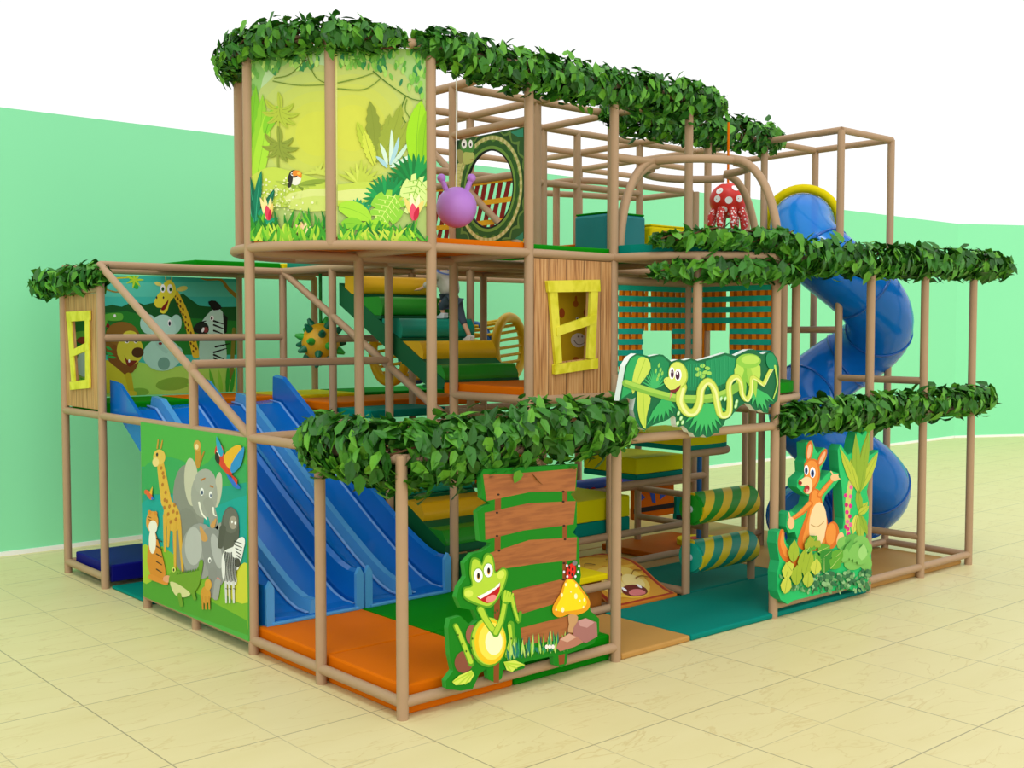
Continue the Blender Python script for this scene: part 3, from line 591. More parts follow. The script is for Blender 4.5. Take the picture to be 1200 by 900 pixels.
# lion banner at the back
t = thing('picture_banner', 'banner with lion zebra and giraffe at the back of the first level', 'banner', (1.2,6,1.82))
b = B(); b.box((.05,5.93,1.83),(1.93,5.945,3.12), P('#3fbfae')); LASTB = b.build('banner_sheet', t)
a = Art((120,310,5.294), YAX, 5.9295, clip=None); a.clip3 = (0, (.052,1.832,1.928,3.118))
a.poly([(-230,40),(835,55),(830,200),(-230,200)],'#57c8b0'); a.poly([(-230,255),(10,250),(10,620),(-230,620)],'#0f5a22'); a.poly([(-230,330),(10,300),(10,600),(-230,600)],'#1f7f28'); a.poly([(-230,600),(20,600),(20,860),(-230,860)],'#a6d85a'); a.poly([(0,50),(835,55),(830,110),(0,110)],'#35b7a4')
a.poly([(5,262),(60,250),(120,262),(200,225),(260,250),(400,215),(500,180),(600,255),(700,265),(835,262),(830,560),(8,560)],'#0f5a22')
a.poly([(8,300),(150,290),(280,320),(500,330),(832,350),(832,560),(8,560)],'#1f7f28')
a.poly([(10,620),(200,600),(420,640),(600,610),(831,600),(828,830),(14,835)],'#a6d85a'); a.ell(440,740,110,40,'#7cae3a',-6); a.ell(230,790,60,25,'#7fb23c')
a.stroke([(835,200),(780,150),(735,95),(650,95),(610,85)],26,6,'#9a7a1e'); a.stroke([(735,95),(742,65)],12,6,'#9a7a1e',0); a.stroke([(815,400),(800,700)],20,28,'#7a7a28',0); a.stroke([(10,100),(80,85),(190,80)],14,8,'#c7c31e'); a.stroke([(10,150),(80,170),(140,165)],10,6,'#9a7a1e'); a.ell(195,95,35,24,'#52c83c',50); a.ell(205,130,26,16,'#36b03c',60)
for i in range(7): a.leaf(200,95,200+60*math.cos(i*.9),95+55*math.sin(i*.9),14,'#b8d82a')
a.stroke([(455,180),(510,300),(545,420),(580,560)],38,46,'#e3c32c'); 
for i in range(22): 
    f = i/22; a.ell(462+118*f+(i%3-1)*11,195+360*f,6,10,'#6f4a14',-15,8)
a.poly([(365,160),(385,110),(420,95),(450,130),(455,185),(420,230),(400,290),(375,305),(355,290),(365,270),(335,265),(320,235),(340,190)],'#e8dc3a',3)
a.ell(495,150,34,16,'#e3dc70',-12); a.ell(345,120,24,12,'#e3dc70',20); a.ell(374,148,15,26,'#fff'); a.ell(418,150,17,28,'#fff'); a.ell(374,152,8,13,'#152'); a.ell(422,154,8,13,'#152'); a.stroke([(392,95),(390,65)],7,5,'#cfc43a',0); a.stroke([(428,95),(430,70)],7,5,'#cfc43a',0); a.poly([(362,275),(395,235),(410,215),(398,262),(378,285)],'#7d1616',2); a.ell(335,205,5,8,'#333'); a.ell(378,205,5,8,'#333')
a.ell(370,560,120,100,'#a9dcc9'); a.ell(285,370,52,62,'#aee0cf',-10); a.ell(452,370,38,60,'#aee0cf',10); a.ell(375,400,80,90,'#b9e6d6'); a.ell(470,560,30,50,'#a2d6c4'); a.ell(380,615,38,40,'#6fa391'); a.stroke([(350,420),(345,490),(395,540)],34,24,'#a0d2c0'); a.ell(415,362,11,22,'#fff'); a.ell(416,366,7,14,'#123'); a.ell(348,430,4,16,'#fff',20); a.ell(358,490,12,9,'#7d2a2a')
a.ell(125,480,115,120,'#7d5a1c'); a.ell(130,580,95,110,'#7d4f18'); a.ell(120,430,100,75,'#8a6420'); a.poly([(15,600),(60,620),(110,660),(150,700),(200,800),(140,800),(100,760),(14,800)],'#c9c22a',3); a.ell(170,530,82,95,'#d0cb3a'); a.ell(170,440,45,30,'#d8d33e'); a.ell(218,545,38,32,'#4b2f10'); a.poly([(135,560),(150,590),(200,595),(215,600),(170,635),(145,610)],'#7a2a14',2); a.ell(165,598,6,10,'#fff'); a.ell(150,470,16,18,'#fff'); a.ell(205,470,14,18,'#fff'); a.ell(152,474,8,10,'#222'); a.ell(206,474,7,10,'#222'); a.stroke([(160,690),(180,800)],40,34,'#bfae20',0); a.ell(180,800,34,18,'#cdb92c')
for q in ((20,510,60,530),(20,545,70,560),(25,570,90,580)): a.leaf(*q,18,'#2fa848')
a.poly([(15,310),(90,300),(125,310),(120,345),(60,350),(15,340)],'#5fb53a',3); a.ell(75,318,8,10,'#fff'); a.poly([(15,355),(45,375),(40,392),(15,385)],'#7d1616')
a.poly([(600,480),(640,440),(720,430),(760,480),(765,600),(700,625),(610,620)],'#a9d8c3',3); a.poly([(610,370),(650,310),(700,270),(740,290),(760,350),(750,440),(690,440),(640,420)],'#c2e6d6',3); a.poly([(560,400),(600,355),(650,370),(655,420),(600,430)],'#1c2620',3); a.poly([(655,230),(700,225),(740,270),(690,285),(668,260)],'#10140f',2); a.poly([(745,300),(775,330),(770,420),(755,430)],'#10140f'); a.ell(678,332,12,16,'#fff'); a.ell(676,334,6,9,'#111'); a.ell(640,405,14,18,'#8a3a3a'); a.ell(622,405,8,16,'#fff',20)
for q in ((690,350,750,370),(690,375,755,400),(690,410,745,430),(700,510,790,490),(690,545,770,520),(690,580,730,600),(690,560,750,585),(605,360,640,350),(570,410,610,400)): a.stroke([q[:2],q[2:]],12,5,'#141a15',0)
for q in ((700,820,660,640),(740,820,720,650),(790,820,820,640),(690,800,640,700),(770,820,780,600),(560,760,520,740),(610,760,630,700)): a.leaf(*q,26,random.choice(['#2f9f2a','#57b82e','#86cf3a']))
a.poly([(-150,560),(-60,530),(-20,600),(-60,690),(-150,680)],'#b9dcc8',3); a.ell(-85,600,16,20,'#fff'); a.ell(-84,604,7,10,'#123'); a.poly([(-170,420),(-60,400),(20,330),(20,380),(-50,440),(-170,470)],'#5fb53a',3); a.ell(-120,470,40,22,'#8a3a1a'); a.leaf(-30,760,-80,640,40,'#2f9f2a'); a.leaf(-60,780,-140,700,40,'#57b82e')
a.poly([(14,835),(828,800),(828,830),(14,862)],'#7cbf3a')
a.build('printed_picture', LASTB)
# jungle banners on the curved tower (two flat sheets between tower posts)
def jungle(p, q, label, fn, clip):
    p = V((*p, 0)); q = V((*q, 0)); d = (q-p).normalized(); n = V((d.y, -d.x, 0)); n = -n if n.dot(CAM-p) < 0 else n
    t = thing('jungle_banner', label, 'banner', (*((p+q)/2).xy, 3.25))
    p2 = p+d*.04; q2 = q-d*.04; b = B(); b.prism([p2+V((0,0,3.23)), q2+V((0,0,3.23)), q2+V((0,0,4.645)), p2+V((0,0,4.645))], -n*.012, P('#dfe685')); bo = b.build('banner_sheet', t)
    a = Art((240,0,3), n, n.dot(p)+.0005, clip=clip); fn(a); a.build('printed_picture', bo)
def frond(a, x0, y0, x1, y1, bend, w, col, rib=None, nick=0):
    """curved leaf blade, optionally nicked along its edges"""
    dx, dy = x1-x0, y1-y0; l = math.hypot(dx, dy); nx, ny = -dy/l, dx/l; cx_, cy_ = (x0+x1)/2+nx*bend, (y0+y1)/2+ny*bend
    L = []; Rr = []; C_ = []; n_ = 14
    for i in range(n_+1):
        t_ = i/n_; x = (1-t_)**2*x0+2*t_*(1-t_)*cx_+t_*t_*x1; y = (1-t_)**2*y0+2*t_*(1-t_)*cy_+t_*t_*y1
        tx, ty = 2*(1-t_)*(cx_-x0)+2*t_*(x1-cx_), 2*(1-t_)*(cy_-y0)+2*t_*(y1-cy_); m_ = math.hypot(tx, ty) or 1
        ww = w/2*math.sin(math.pi*min(1, t_*.93+.07))**.7*(1-.35*nick*(i % 2)); L.append((x-ty/m_*ww, y+tx/m_*ww)); Rr.append((x+ty/m_*ww, y-tx/m_*ww)); C_.append((x, y))
    a.poly(L+Rr[::-1], col)
    if rib: a.stroke(C_[:-1], 2.4, .8, rib, 0, False)
def palm(a, x, y, s_, col, rib, trunk=70):
    a.stroke([(x, y), (x-5*s_, y+trunk*.5*s_), (x-3*s_, y+trunk*s_)], 6*s_, 8*s_, col)
    for q in ((-6,-62,-8),(-50,-38,22),(-62,8,26),(-45,48,24),(48,-22,-20),(70,14,-26),(58,52,-24),(30,66,-16)): frond(a, x, y, x+q[0]*s_, y+q[1]*s_, -q[2]*s_, 19*s_, col, rib)
def monstera(a, x, y, rx, ry, rot, c1, c2):
    ca, sa = math.cos(rot), math.sin(rot); pts = []
    for i in range(40):
        t_ = 2*math.pi*i/40; k = 1-.3*(i % 4 == 1)*(abs(math.sin(t_)) > .2); k *= 1-.15*(abs(t_-math.pi*1.5) < .25)
        px, py = rx*k*math.cos(t_), ry*k*math.sin(t_); pts.append((x+px*ca-py*sa, y+px*sa+py*ca))
    a.poly(pts, c1)
    q = lambda px, py: (x+px*ca-py*sa, y+px*sa+py*ca)
    a.stroke([q(0, -ry*.85), q(0, ry*.92)], 3.5, 1.5, c2, 0, False)
    for k in range(5):
        yy = -ry*.7+k*ry*.3
        for sg in (-1, 1): a.stroke([q(0, yy), q(sg*rx*.78*math.cos(math.asin(max(-1, min(1, (yy+ry*.2)/ry)))), yy+ry*.25)], 3, 1.2, c2, 0, False); a.ell(*q(sg*rx*.3, yy+ry*.2), 2.5, 5, c2, 0, 8)
def glow(a, x, y, rx, ry, cols):
    for i, c_ in enumerate(cols): f = 1-i/len(cols)*.85; a.ell(x, y, rx*f, ry*f, c_, 0, 28)
def grass(a, x0, x1, yb, ht, n_, w, cols):
    for i in range(n_): x = random.uniform(x0, x1); frond(a, x, yb, x+random.uniform(-50, 50), yb-random.uniform(.45, 1)*ht, random.uniform(-14, 14), w, random.choice(cols))
def canopy(a, xs, fn, n_, cols):
    for i in range(n_):
        x = random.uniform(*xs); y = random.uniform(175, fn(x)); frond(a, x, y-12, x+random.uniform(-12, 12), y+14, random.uniform(-3, 3), random.uniform(9, 16), random.choice(cols))
def jl(a):
    a.poly([(150,165),(445,165),(445,855),(150,855)],'#aec670')
    glow(a, 400, 470, 300, 290, ['#b4c878','#bacb74','#c0cf6c','#c5d162','#c9d35a','#ccd452','#d0d64c'])
    a.poly([(150,165),(445,165),(445,230),(300,215),(220,290),(150,330)],'#b9d8a0',4); a.poly([(150,165),(330,165),(280,230),(215,250),(190,330),(150,350)],'#8fc46a',3)
    canopy(a,(152,400),lambda x: 240+max(0,(260-x))*.75,90,['#8fcf4f','#6fb04a','#a9dc66','#5aa348','#c3e67a','#3f8f50'])
    for q in ([(245,275),(300,262),(350,215),(360,190)],[(360,190),(390,270),(440,297)],[(240,285),(330,300),(440,298)]): a.stroke(q,3.5,3,'#6f8a2a',5,False)
    frond(a,160,700,182,300,-10,62,'#7cc428','#5f9f1e',.6); frond(a,165,700,205,330,14,56,'#94d030','#6fae1e',.6); frond(a,170,690,222,388,10,50,'#aade38','#7fb92a'); frond(a,215,470,265,372,-14,40,'#86cc2a','#5f9f1e')
    palm(a,265,385,1.0,'#b4c63e','#8f9f2e',90); palm(a,264,505,1.0,'#8f9f38','#6f7f28',100)
    a.poly([(150,640),(220,590),(300,600),(445,650),(445,720),(150,720)],'#c3d850',3); a.poly([(300,680),(445,662),(445,720),(300,715)],'#dbe58a',2); a.poly([(320,700),(445,690),(445,742),(300,735)],'#cede70',2)
    for i in range(9): frond(a,330,650,250+i*24,672-abs(i-4)*9,-8,15,random.choice(['#8fa83a','#a9c04a','#7a9230']))
    for i in range(7): frond(a,395,610,350+i*22,570+abs(i-3)*14,5,10,'#cbd85a')
    a.ell(322,628,20,24,'#eceadb'); a.ell(303,632,9,30,'#2c2c28',8); a.ell(316,612,16,14,'#2c2c28'); a.ell(312,612,7,7,'#f3efe0'); a.ell(310,612,3,3,'#111'); a.poly([(312,602),(332,600),(344,612),(340,628),(328,618),(314,620)],'#ea8a26',2); a.ell(334,610,7,5,'#f5c04a')
    for i in range(150): x = random.gauss(265,45); a.ell(x,random.gauss(690,26)+abs(x-265)*.2,random.uniform(2.5,5),random.uniform(2.5,5),random.choice(['#e8eeb0','#d6e488','#f0f3c6','#bcd45e']),0,6)
    for q in ((178,790,160,610,6),(185,790,205,600,-8),(190,770,250,665,10),(185,790,265,765,14),(172,770,158,680,0),(195,780,235,720,-12)): frond(a,*q,26,random.choice(['#0d7a58','#139468','#0a6648']),'#3fb88a')
    for q in ((222,770,200,695,4),(226,770,216,690,0),(230,770,238,695,0),(233,770,245,715,-3)): frond(a,*q,14,random.choice(['#f6e59a','#f0d070']))
    frond(a,229,775,222,722,3,20,'#e0405a'); frond(a,232,775,238,735,0,12,'#c8203e')
    grass(a,150,445,855,130,46,13,['#2f8f24','#4fae2a','#77c62e','#1f7a2a','#3f9f30'])
    for q in ((350,822,325,790),(352,822,345,780),(356,822,362,782),(358,822,382,795),(350,824,330,812),(358,824,378,816)): frond(a,*q,2,13,random.choice(['#f4c89a','#f0e0a0','#eeb088']))
    grass(a,150,445,858,80,54,11,['#5fb82a','#8fd032','#c6e048','#a8d838','#3f9f2a'])
def jr(a):
    a.poly([(460,165),(790,165),(790,855),(460,855)],'#aec670')
    glow(a, 520, 450, 300, 300, ['#b4c878','#bacb74','#c0cf6c','#c5d162','#c9d35a','#ccd452','#d0d64c'])
    a.poly([(460,165),(790,165),(790,350),(730,300),(690,250),(620,215),(460,215)],'#a8d07a',3)
    canopy(a,(470,785),lambda x: 235+max(0,x-590)*.62,130,['#5fae3a','#3e9a44','#8fcf4f','#2f8550','#7cc04a','#a9dc66'])
    for q in ([(466,292),(540,275),(600,255)],[(466,312),(560,315),(620,275)],[(590,250),(650,300),(720,345),(765,355)],[(705,340),(690,400),(730,460),(785,485)],[(710,350),(705,390),(740,440)]): a.stroke(q,4,3,random.choice(['#4f7a1e','#6f8f2a']),5,False)
    for q in ((600,570,580,355,8,60),(600,560,535,428,-10,44),(615,560,650,400,8,50),(620,570,690,365,12,56),(625,575,720,420,16,48),(595,580,560,460,-6,40)): frond(a,*q,random.choice(['#b9cc3a','#cfdc4a','#9aab38','#8a9a34']),'#7f8f2a',.7)
    for q in ((650,580,655,455),(650,580,682,480),(655,580,716,500),(640,580,615,505),(650,590,730,540),(640,590,600,550)): frond(a,*q,6,15,random.choice(['#a9d4dc','#c6e4d0','#d4ecd8']))
    for i in range(9): frond(a,540,645,470+i*20,560+abs(i-4)*13,4,12,random.choice(['#cfdf5a','#bccf48']))
    frond(a,745,580,760,355,-14,76,'#9fdc1e','#6fae1e'); frond(a,765,580,785,380,-10,44,'#8fcc1a','#6fae1e')
    a.poly([(460,650),(560,640),(790,640),(790,725),(460,725)],'#c3d850'); a.poly([(466,672),(600,664),(600,700),(466,704)],'#dbe58a',2)
    for i in range(17): t_ = math.radians(180+i*11); frond(a,735,650,735+102*math.cos(t_),650+112*math.sin(t_),6,17,random.choice(['#128a3e','#0f7a36','#189a48']))
    for i in range(14): t_ = math.radians(175+i*12); frond(a,640,710,640+88*math.cos(t_),710+98*math.sin(t_),5,16,random.choice(['#18a050','#128a46']))
    for i in range(10): frond(a,530,760,470+i*13,695+abs(i-5)*6,3,16,random.choice(['#18905a','#20a468']))
    monstera(a,735,682,50,74,.3,'#d8ee92','#86bf3e'); monstera(a,640,732,58,66,.55,'#92d43c','#d9f27e')
    frond(a,470,728,585,775,-18,62,'#a8e038','#7fc02a'); frond(a,540,800,650,795,-12,36,'#9fdc2e','#78b825'); frond(a,480,790,560,800,-16,44,'#86cc2e','#60a822')
    for q in ((728,762,700,695,4),(732,762,724,680,0),(737,762,752,682,0),(740,762,768,705,-4)): frond(a,*q,17,random.choice(['#f6e59a','#f2d878','#f8f0c0']))
    frond(a,733,776,728,715,2,26,'#e8506a'); frond(a,737,776,750,728,-2,18,'#c8203e')
    grass(a,466,790,852,80,52,12,['#2f9f24','#5fb82a','#8fd032','#3f9f2a','#1f7a2a'])
    grass(a,466,790,856,58,50,10,['#8fd032','#b8e03a','#5fb82a','#c6e048'])
c45 = math.cos(math.pi/4)
jungle((0,2),(1-c45,2-c45),'left half of the yellow green jungle banner with palm trees and toucan',jl,(154,170,441,849))
jungle((1-c45,2-c45),(1,1),'right half of the yellow green jungle banner with big split leaves',jr,(466,170,785,849))
# snake porthole panel
t = thing('porthole_panel', 'dark green panel with round porthole ringed by a painted snake on top level', 'panel', (2,1.5,3.28))
hy, hz = 1.495, 3.735
board_hole(t, (1.045,3.29), (1.955,4.2), [(hy+.31*math.cos(q), hz+.325*math.sin(q)) for q in [2*math.pi*i/40 for i in range(40)]], .02, lambda a_,z,d: V((1.99+d,a_,z)), P('#2f5a26'), P('#12180f'))
a = Art((520,140,6), XAX, 1.9895, clip=(77,0,600,1000))
a_x = lambda y, z: ((lambda p: p)(0))
def ring(r0, r1, k, m, jag=0):
    n_ = 88; o = a.front*(a.lay*a.eps); a.lay += 1; I = []; O = []
    for i in range(n_+1):
        q = 2*math.pi*i/n_; rr = r1+(jag if i % 4 == 2 else jag*.3 if i % 2 else 0)
        I.append(V((1.9895, hy+r0*math.cos(q), hz+r0*1.05*math.sin(q)))+o); O.append(V((1.9895, max(1.05,min(1.95,hy+rr*math.cos(q))), max(3.295,min(4.195,hz+rr*1.05*math.sin(q)))))+o)
    n1 = a.b.add(I); n2 = a.b.add(O)
    for i in range(n_): a.b.face((n1+i, n1+i+1, n2+i+1, n2+i), P(k) if not m or i % 2 else P(m))
ring(.43,.46,'#64883a',None,.06); ring(.31,.44,'#5f8a2f',None); ring(.43,.445,'#24481a',None,.035); ring(.34,.375,'#2c5a1c',None,.04); ring(.395,.425,'#d0cc8a','#b3b066'); ring(.308,.345,'#6f9a3a',None); ring(.305,.32,'#10160c',None)
a.poly([(78,500),(80,400),(100,310),(135,300),(125,340),(110,420),(108,520)],'#c9c77a',2)
for i in range(7): a.stroke([(82,330+i*25),(118,334+i*25)],2,2,'#8f8f4a',0,False)
a.poly([(95,260),(95,215),(130,215),(140,260),(135,300),(110,310)],'#9f9a5a',2); a.poly([(135,290),(140,235),(180,225),(215,240),(215,285),(185,310),(150,315)],'#b9c46a',2); a.poly([(120,215),(130,150),(210,150),(215,225),(170,230)],'#4f8f3a',2)
a.ell(144,172,19,34,'#fff'); a.ell(190,172,14,30,'#fff'); a.ell(144,176,7,12,'#111'); a.ell(190,178,6,11,'#111'); a.stroke([(185,285),(210,280)],5,3,'#a8322a',0)
a.poly([(470,90),(560,60),(560,125),(520,120)],'#2f8f6f'); a.poly([(500,840),(560,790),(560,855)],'#2f7f5f'); a.poly([(78,160),(110,150),(95,210)],'#0f2a18')
a.build('printed_picture', LASTB)
# ------------------------------------------------------------------ cut out signs
def outline(crop, n, d, pts): return [pix(crop[0]+x/crop[2], crop[1]+y/crop[2], n, d) for x, y in pts]
t = thing('cutout_sign', 'cut out board of a grinning frog beside brown planks and a yellow toadstool', 'sign', (1.1,-.06,.15))
b = B(); ol = [(215,225),(492,210),(488,285),(472,297),(490,322),(490,392),(478,410),(495,425),(497,490),(502,535),(498,560),(525,600),(530,640),(555,662),(556,700),(540,735),(500,752),(462,766),(460,795),(445,806),(425,800),(420,772),(335,790),(337,808),(305,818),(275,812),(270,838),(252,850),(232,840),(226,808),(204,825),(185,868),(150,874),(108,868),(106,845),(128,815),(118,770),(113,690),(118,664),(150,655),(180,685),(200,668),(188,638),(150,632),(137,600),(145,570),(165,540),(160,500),(185,472),(212,466),(238,448),(236,440),(206,436),(198,350),(213,336),(238,325),(212,310),(208,240)]
b.prism(outline((480,460,2.5), YAX, -.10, ol), (0,.045,0), P('#07800b'), P('#2f9a34')); LASTB = b.build('board', t, .004)
a = Art((480,460,2.5), YAX, -.1005)
for q in ([(250,290),(268,288),(262,850),(246,850)],[(448,285),(462,283),(460,640),(448,640)],[(436,770),(455,765),(453,795),(438,798)]): a.poly(q,'#8a4a1c')
for q in ([(215,240),(300,238),(490,222),(485,288),(350,292),(225,318)],[(220,352),(350,324),(487,318),(480,386),(335,404),(222,432)],[(235,470),(350,432),(490,424),(488,490),(370,502),(250,520)],[(300,580),(440,548),(458,552),(455,610),(330,648),(305,640)],[(325,690),(460,655),(480,660),(475,720),(330,740)]):
    a.poly(smooth(q,3) if 0 else q, BROWNP)
for x, y in ((260,299),(256,352),(256,420),(262,463),(450,290),(450,320),(452,390),(455,430),(452,500),(450,548),(452,600)): a.ell(x,y,4,3,'#2c1a0e')
a.build('plank_picture', LASTB)
a = Art((510,630,4.738), YAX, -.103)
LG, DG2, YG = '#b6d93a', '#5fa51e', '#d6ea5a'
a.ell(160,690,52,62,'#8a4f3a',15); a.ell(205,540,35,55,'#9a5f4a'); 
a.stroke([(112,490),(150,570),(200,700)],30,34,DG2); a.stroke([(116,490),(150,570),(198,690)],20,24,LG); a.stroke([(420,480),(425,570),(400,655)],36,30,DG2); a.stroke([(412,490),(418,570),(398,645)],20,18,LG)
a.ell(295,580,102,140,DG2); a.ell(298,575,96,132,LG); a.ell(305,580,88,125,'#f0c818'); a.ell(312,575,72,105,'#f8e650'); a.ell(325,580,48,72,'#fdf8c8')
a.stroke([(250,395),(290,470),(335,535)],44,34,DG2); a.stroke([(252,400),(290,470),(333,528)],32,24,LG); a.stroke([(335,535),(370,450),(390,340)],38,32,DG2); a.stroke([(335,528),(368,450),(388,345)],26,20,LG); a.stroke([(425,330),(440,400),(462,470),(472,415)],30,16,DG2); a.stroke([(425,335),(440,400),(460,460)],18,10,LG)
a.ell(395,330,30,40,DG2); 
for i in range(4): a.stroke([(380+i*12,350),(388+i*14,295+i*6)],14,11,LG,0)
a.poly([(150,305),(158,275),(200,262),(188,200),(195,125),(215,108),(245,120),(258,142),(268,100),(290,84),(318,100),(330,150),(335,192),(372,165),(400,182),(400,222),(378,290),(340,355),(300,390),(250,382),(188,358),(158,335)],DG2,3)
a.poly([(158,305),(166,282),(206,268),(198,200),(204,135),(218,120),(240,128),(258,155),(275,112),(292,96),(312,108),(322,150),(330,200),(372,175),(392,186),(391,222),(368,288),(335,346),(298,378),(250,370),(192,346),(164,328)],LG,3)
a.ell(185,310,24,20,YG); a.ell(362,205,20,24,YG,30); a.ell(237,208,29,42,'#7fb82a'); a.ell(293,180,29,42,'#7fb82a'); a.ell(237,210,25,38,'#fff'); a.ell(293,182,25,38,'#fff'); a.ell(238,214,9,20,'#e0a030'); a.ell(295,186,9,20,'#e0a030'); a.ell(238,210,7,16,'#111'); a.ell(295,182,7,16,'#111')
a.poly([(230,330),(270,312),(330,277),(358,248),(354,300),(322,348),(288,364),(255,350)],'#c0141c',2); a.poly([(232,328),(270,310),(330,276),(357,249),(355,270),(305,308),(250,340)],'#fff',0); a.ell(308,338,32,18,'#f08a8a',-25)
a.poly([(92,800),(130,765),(200,735),(215,760),(192,800),(150,815),(110,818)],YG,0); a.poly([(378,690),(440,680),(497,706),(450,722),(425,745),(395,735)],YG,0)
for q in ((200,745,98,800),(200,750,130,812),(205,755,165,812),(385,695,490,708),(390,700,450,725),(390,705,420,742)): a.stroke([q[:2],q[2:]],10,7,LG,0)
for x, y in ((125,540),(150,590),(170,630),(205,560),(200,610),(345,405),(330,415),(420,560)): a.ell(x,y,4,6,'#2f5f12')
a.build('frog_picture', LASTB)
a = Art((510,630,4.738), YAX, -.103)
for i in range(90):
    x = random.uniform(400,735); y0 = 660-(x-400)*.17; a.leaf(x,y0+random.uniform(0,30),x+random.uniform(-16,16),y0-random.uniform(20,110),10,random.choice(['#1f7f6a','#2f9f5a','#7fc23a','#b8dc6a','#15604f']))
a.poly([(735,430),(770,425),(790,440),(785,480),(790,520),(735,525),(740,480)],'#c99a68',2)
a.poly([(735,225),(770,235),(805,275),(855,350),(846,398),(792,428),(740,425),(690,442),(655,426),(650,382),(690,312),(712,252)],'#e8a010',3); a.poly([(738,232),(765,240),(798,282),(838,350),(825,385),(785,400),(700,410),(668,400),(672,380),(702,320),(720,258)],'#f5dc10',3)
for x, y, r_ in ((722,260,8),(780,265,9),(700,318,9),(778,325,13),(705,400,12),(800,350,6),(820,385,6),(825,345,8),(668,400,6),(750,300,5)): a.ell(x,y,r_*.7,r_*1.2,'#fbf3c0')
a.ell(752,185,27,46,'#8f0f08',15); a.ell(750,186,24,42,'#e0281a',15); a.ell(772,140,14,14,'#7a7a7a')
for x, y in ((742,165),(760,175),(742,195),(757,205)): a.ell(x,y,5,10,'#111')
for x, y in ((728,155),(712,190),(730,215),(795,157),(790,190),(775,215)): a.ell(x,y,6,8,'#eef')
a.poly([(765,500),(790,460),(832,445),(893,470),(897,548),(832,585),(762,545)],'#a8706a',0); a.poly([(790,462),(832,447),(880,470),(840,500),(800,490)],'#c79690'); a.poly([(668,610),(690,560),(740,530),(785,550),(820,580),(770,605),(690,630)],'#b87a62',0); a.poly([(690,565),(740,532),(780,552),(730,580)],'#d8a890')
for x in (615,632,650): a.ell(x,605,9,12,'#f4f0ea')
a.build('toadstool_picture', LASTB)
t = thing('cutout_sign', 'leafy cut out board with a smiling yellow green snake on a branch', 'sign', (2.95,-.06,1.68))
cr = (710,400,5.217)
ol = [(120,150),(150,97),(185,75),(225,80),(265,92),(325,79),(350,82),(385,112),(400,124),(440,110),(480,116),(520,105),(560,118),(620,103),(730,70),(790,88),(870,50),(905,48),(945,75),(960,78),(988,63),(1020,65),(1048,105),(1060,160),(1056,300),(1050,360),(1025,384),(997,386),(993,440),(962,435),(940,415),(915,425),(880,385),(850,378),(815,400),(780,440),(757,470),(730,482),(722,510),(697,532),(690,560),(665,562),(640,582),(615,588),(595,570),(570,585),(545,585),(530,560),(505,553),(490,530),(470,515),(440,525),(430,510),(425,465),(410,455),(385,475),(340,495),(300,507),(262,525),(240,543),(207,525),(182,480),(167,420),(180,342),(160,355),(130,345),(80,365),(95,290),(110,200)]
b = B(); b.prism(outline(cr, YAX, -.11, ol), (0,.055,0), P('#086a3c'), P('#e8f4ea')); LASTB = b.build('board', t, .004)
a = Art(cr, YAX, -.1105)
a.poly([(128,155),(155,103),(190,85),(230,92),(258,115),(270,160),(225,235),(170,300),(95,350),(105,280),(118,205)],'#27a85c',0); a.poly([(215,95),(258,108),(274,165),(232,235),(185,290),(165,322),(158,272),(172,185),(195,115)],'#c8de58',2); a.stroke([(240,110),(170,305)],4,2,'#9fc23a',0)
a.poly([(270,105),(325,90),(350,95),(385,130),(390,240),(280,240)],'#138a52',0); a.poly([(610,120),(730,85),(790,105),(790,230),(620,300)],'#17935a',0); a.poly([(480,130),(520,115),(560,130),(600,130),(600,300),(500,300)],'#0f8450')
for i in range(14): a.leaf(300,290,200+i*14,165+((i-7)**2)*2.2,9,'#3fb868')
for x, y in ((320,150),(300,185),(330,180),(318,210),(310,235),(340,200)): a.leaf(x,y+12,x+8,y-20,14,'#8fd05a')
for x, y in ((560,170),(590,150),(620,165),(575,195),(605,190),(630,195),(590,215),(560,205)): a.ell(x,y,17,12,'#9fd65a',random.uniform(-40,40),8)
for i in range(6): a.stroke([(500+i*18,140),(500+i*16,280)],3,2,'#2fae70',0)
for i in range(5): a.stroke([(640+i*28,115-i*5),(650+i*26,280)],3,2,'#2fae70',0)
a.rays(350,340,[(248,515),(285,505),(320,495),(350,488),(385,465),(410,440),(425,410)],13,'#35b25e'); a.rays(610,375,[(480,500),(505,540),(540,570),(575,575),(612,578),(648,568),(680,545),(705,515),(730,470),(745,430)],15,'#3cbb62'); a.rays(925,290,[(855,370),(890,385),(925,410),(960,425),(985,420),(995,370),(1025,370)],12,'#3cbb62')
a.poly([(190,302),(240,318),(272,345),(258,410),(245,470),(240,535),(212,500),(192,420)],'#c2d94e',2); a.stroke([(225,320),(236,520)],4,2,'#93bd3a',0)
a.stroke([(118,255),(200,285),(330,325),(450,350),(620,350),(740,315),(810,270)],44,52,'#7fb840'); a.stroke([(122,248),(200,276),(330,315),(450,338),(620,338),(740,303)],22,26,'#a3d052')
for q in ((800,110,850,350),(840,100,890,300),(870,90,915,345),(900,95,930,260),(820,120,800,260)): a.leaf(*q,60,random.choice(['#9fd04a','#b9de58','#86c43e']))
a.ell(870,120,75,45,'#8fcb46'); a.ell(880,112,55,28,'#b5de5c')
body = [(465,280),(450,360),(490,430),(540,430),(570,370),(580,290),(620,245),(660,290),(680,390),(700,450),(745,440),(755,370),(750,260),(790,215),(820,250),(830,320),(860,355),(885,300),(890,220),(930,240),(960,260),(990,200),(1020,150)]
a.stroke(body,58,20,'#9fbf3a'); a.stroke(body,48,13,'#d0e05e'); a.stroke([(x+6,y+12) for x,y in body],18,4,'#eaf0a0')
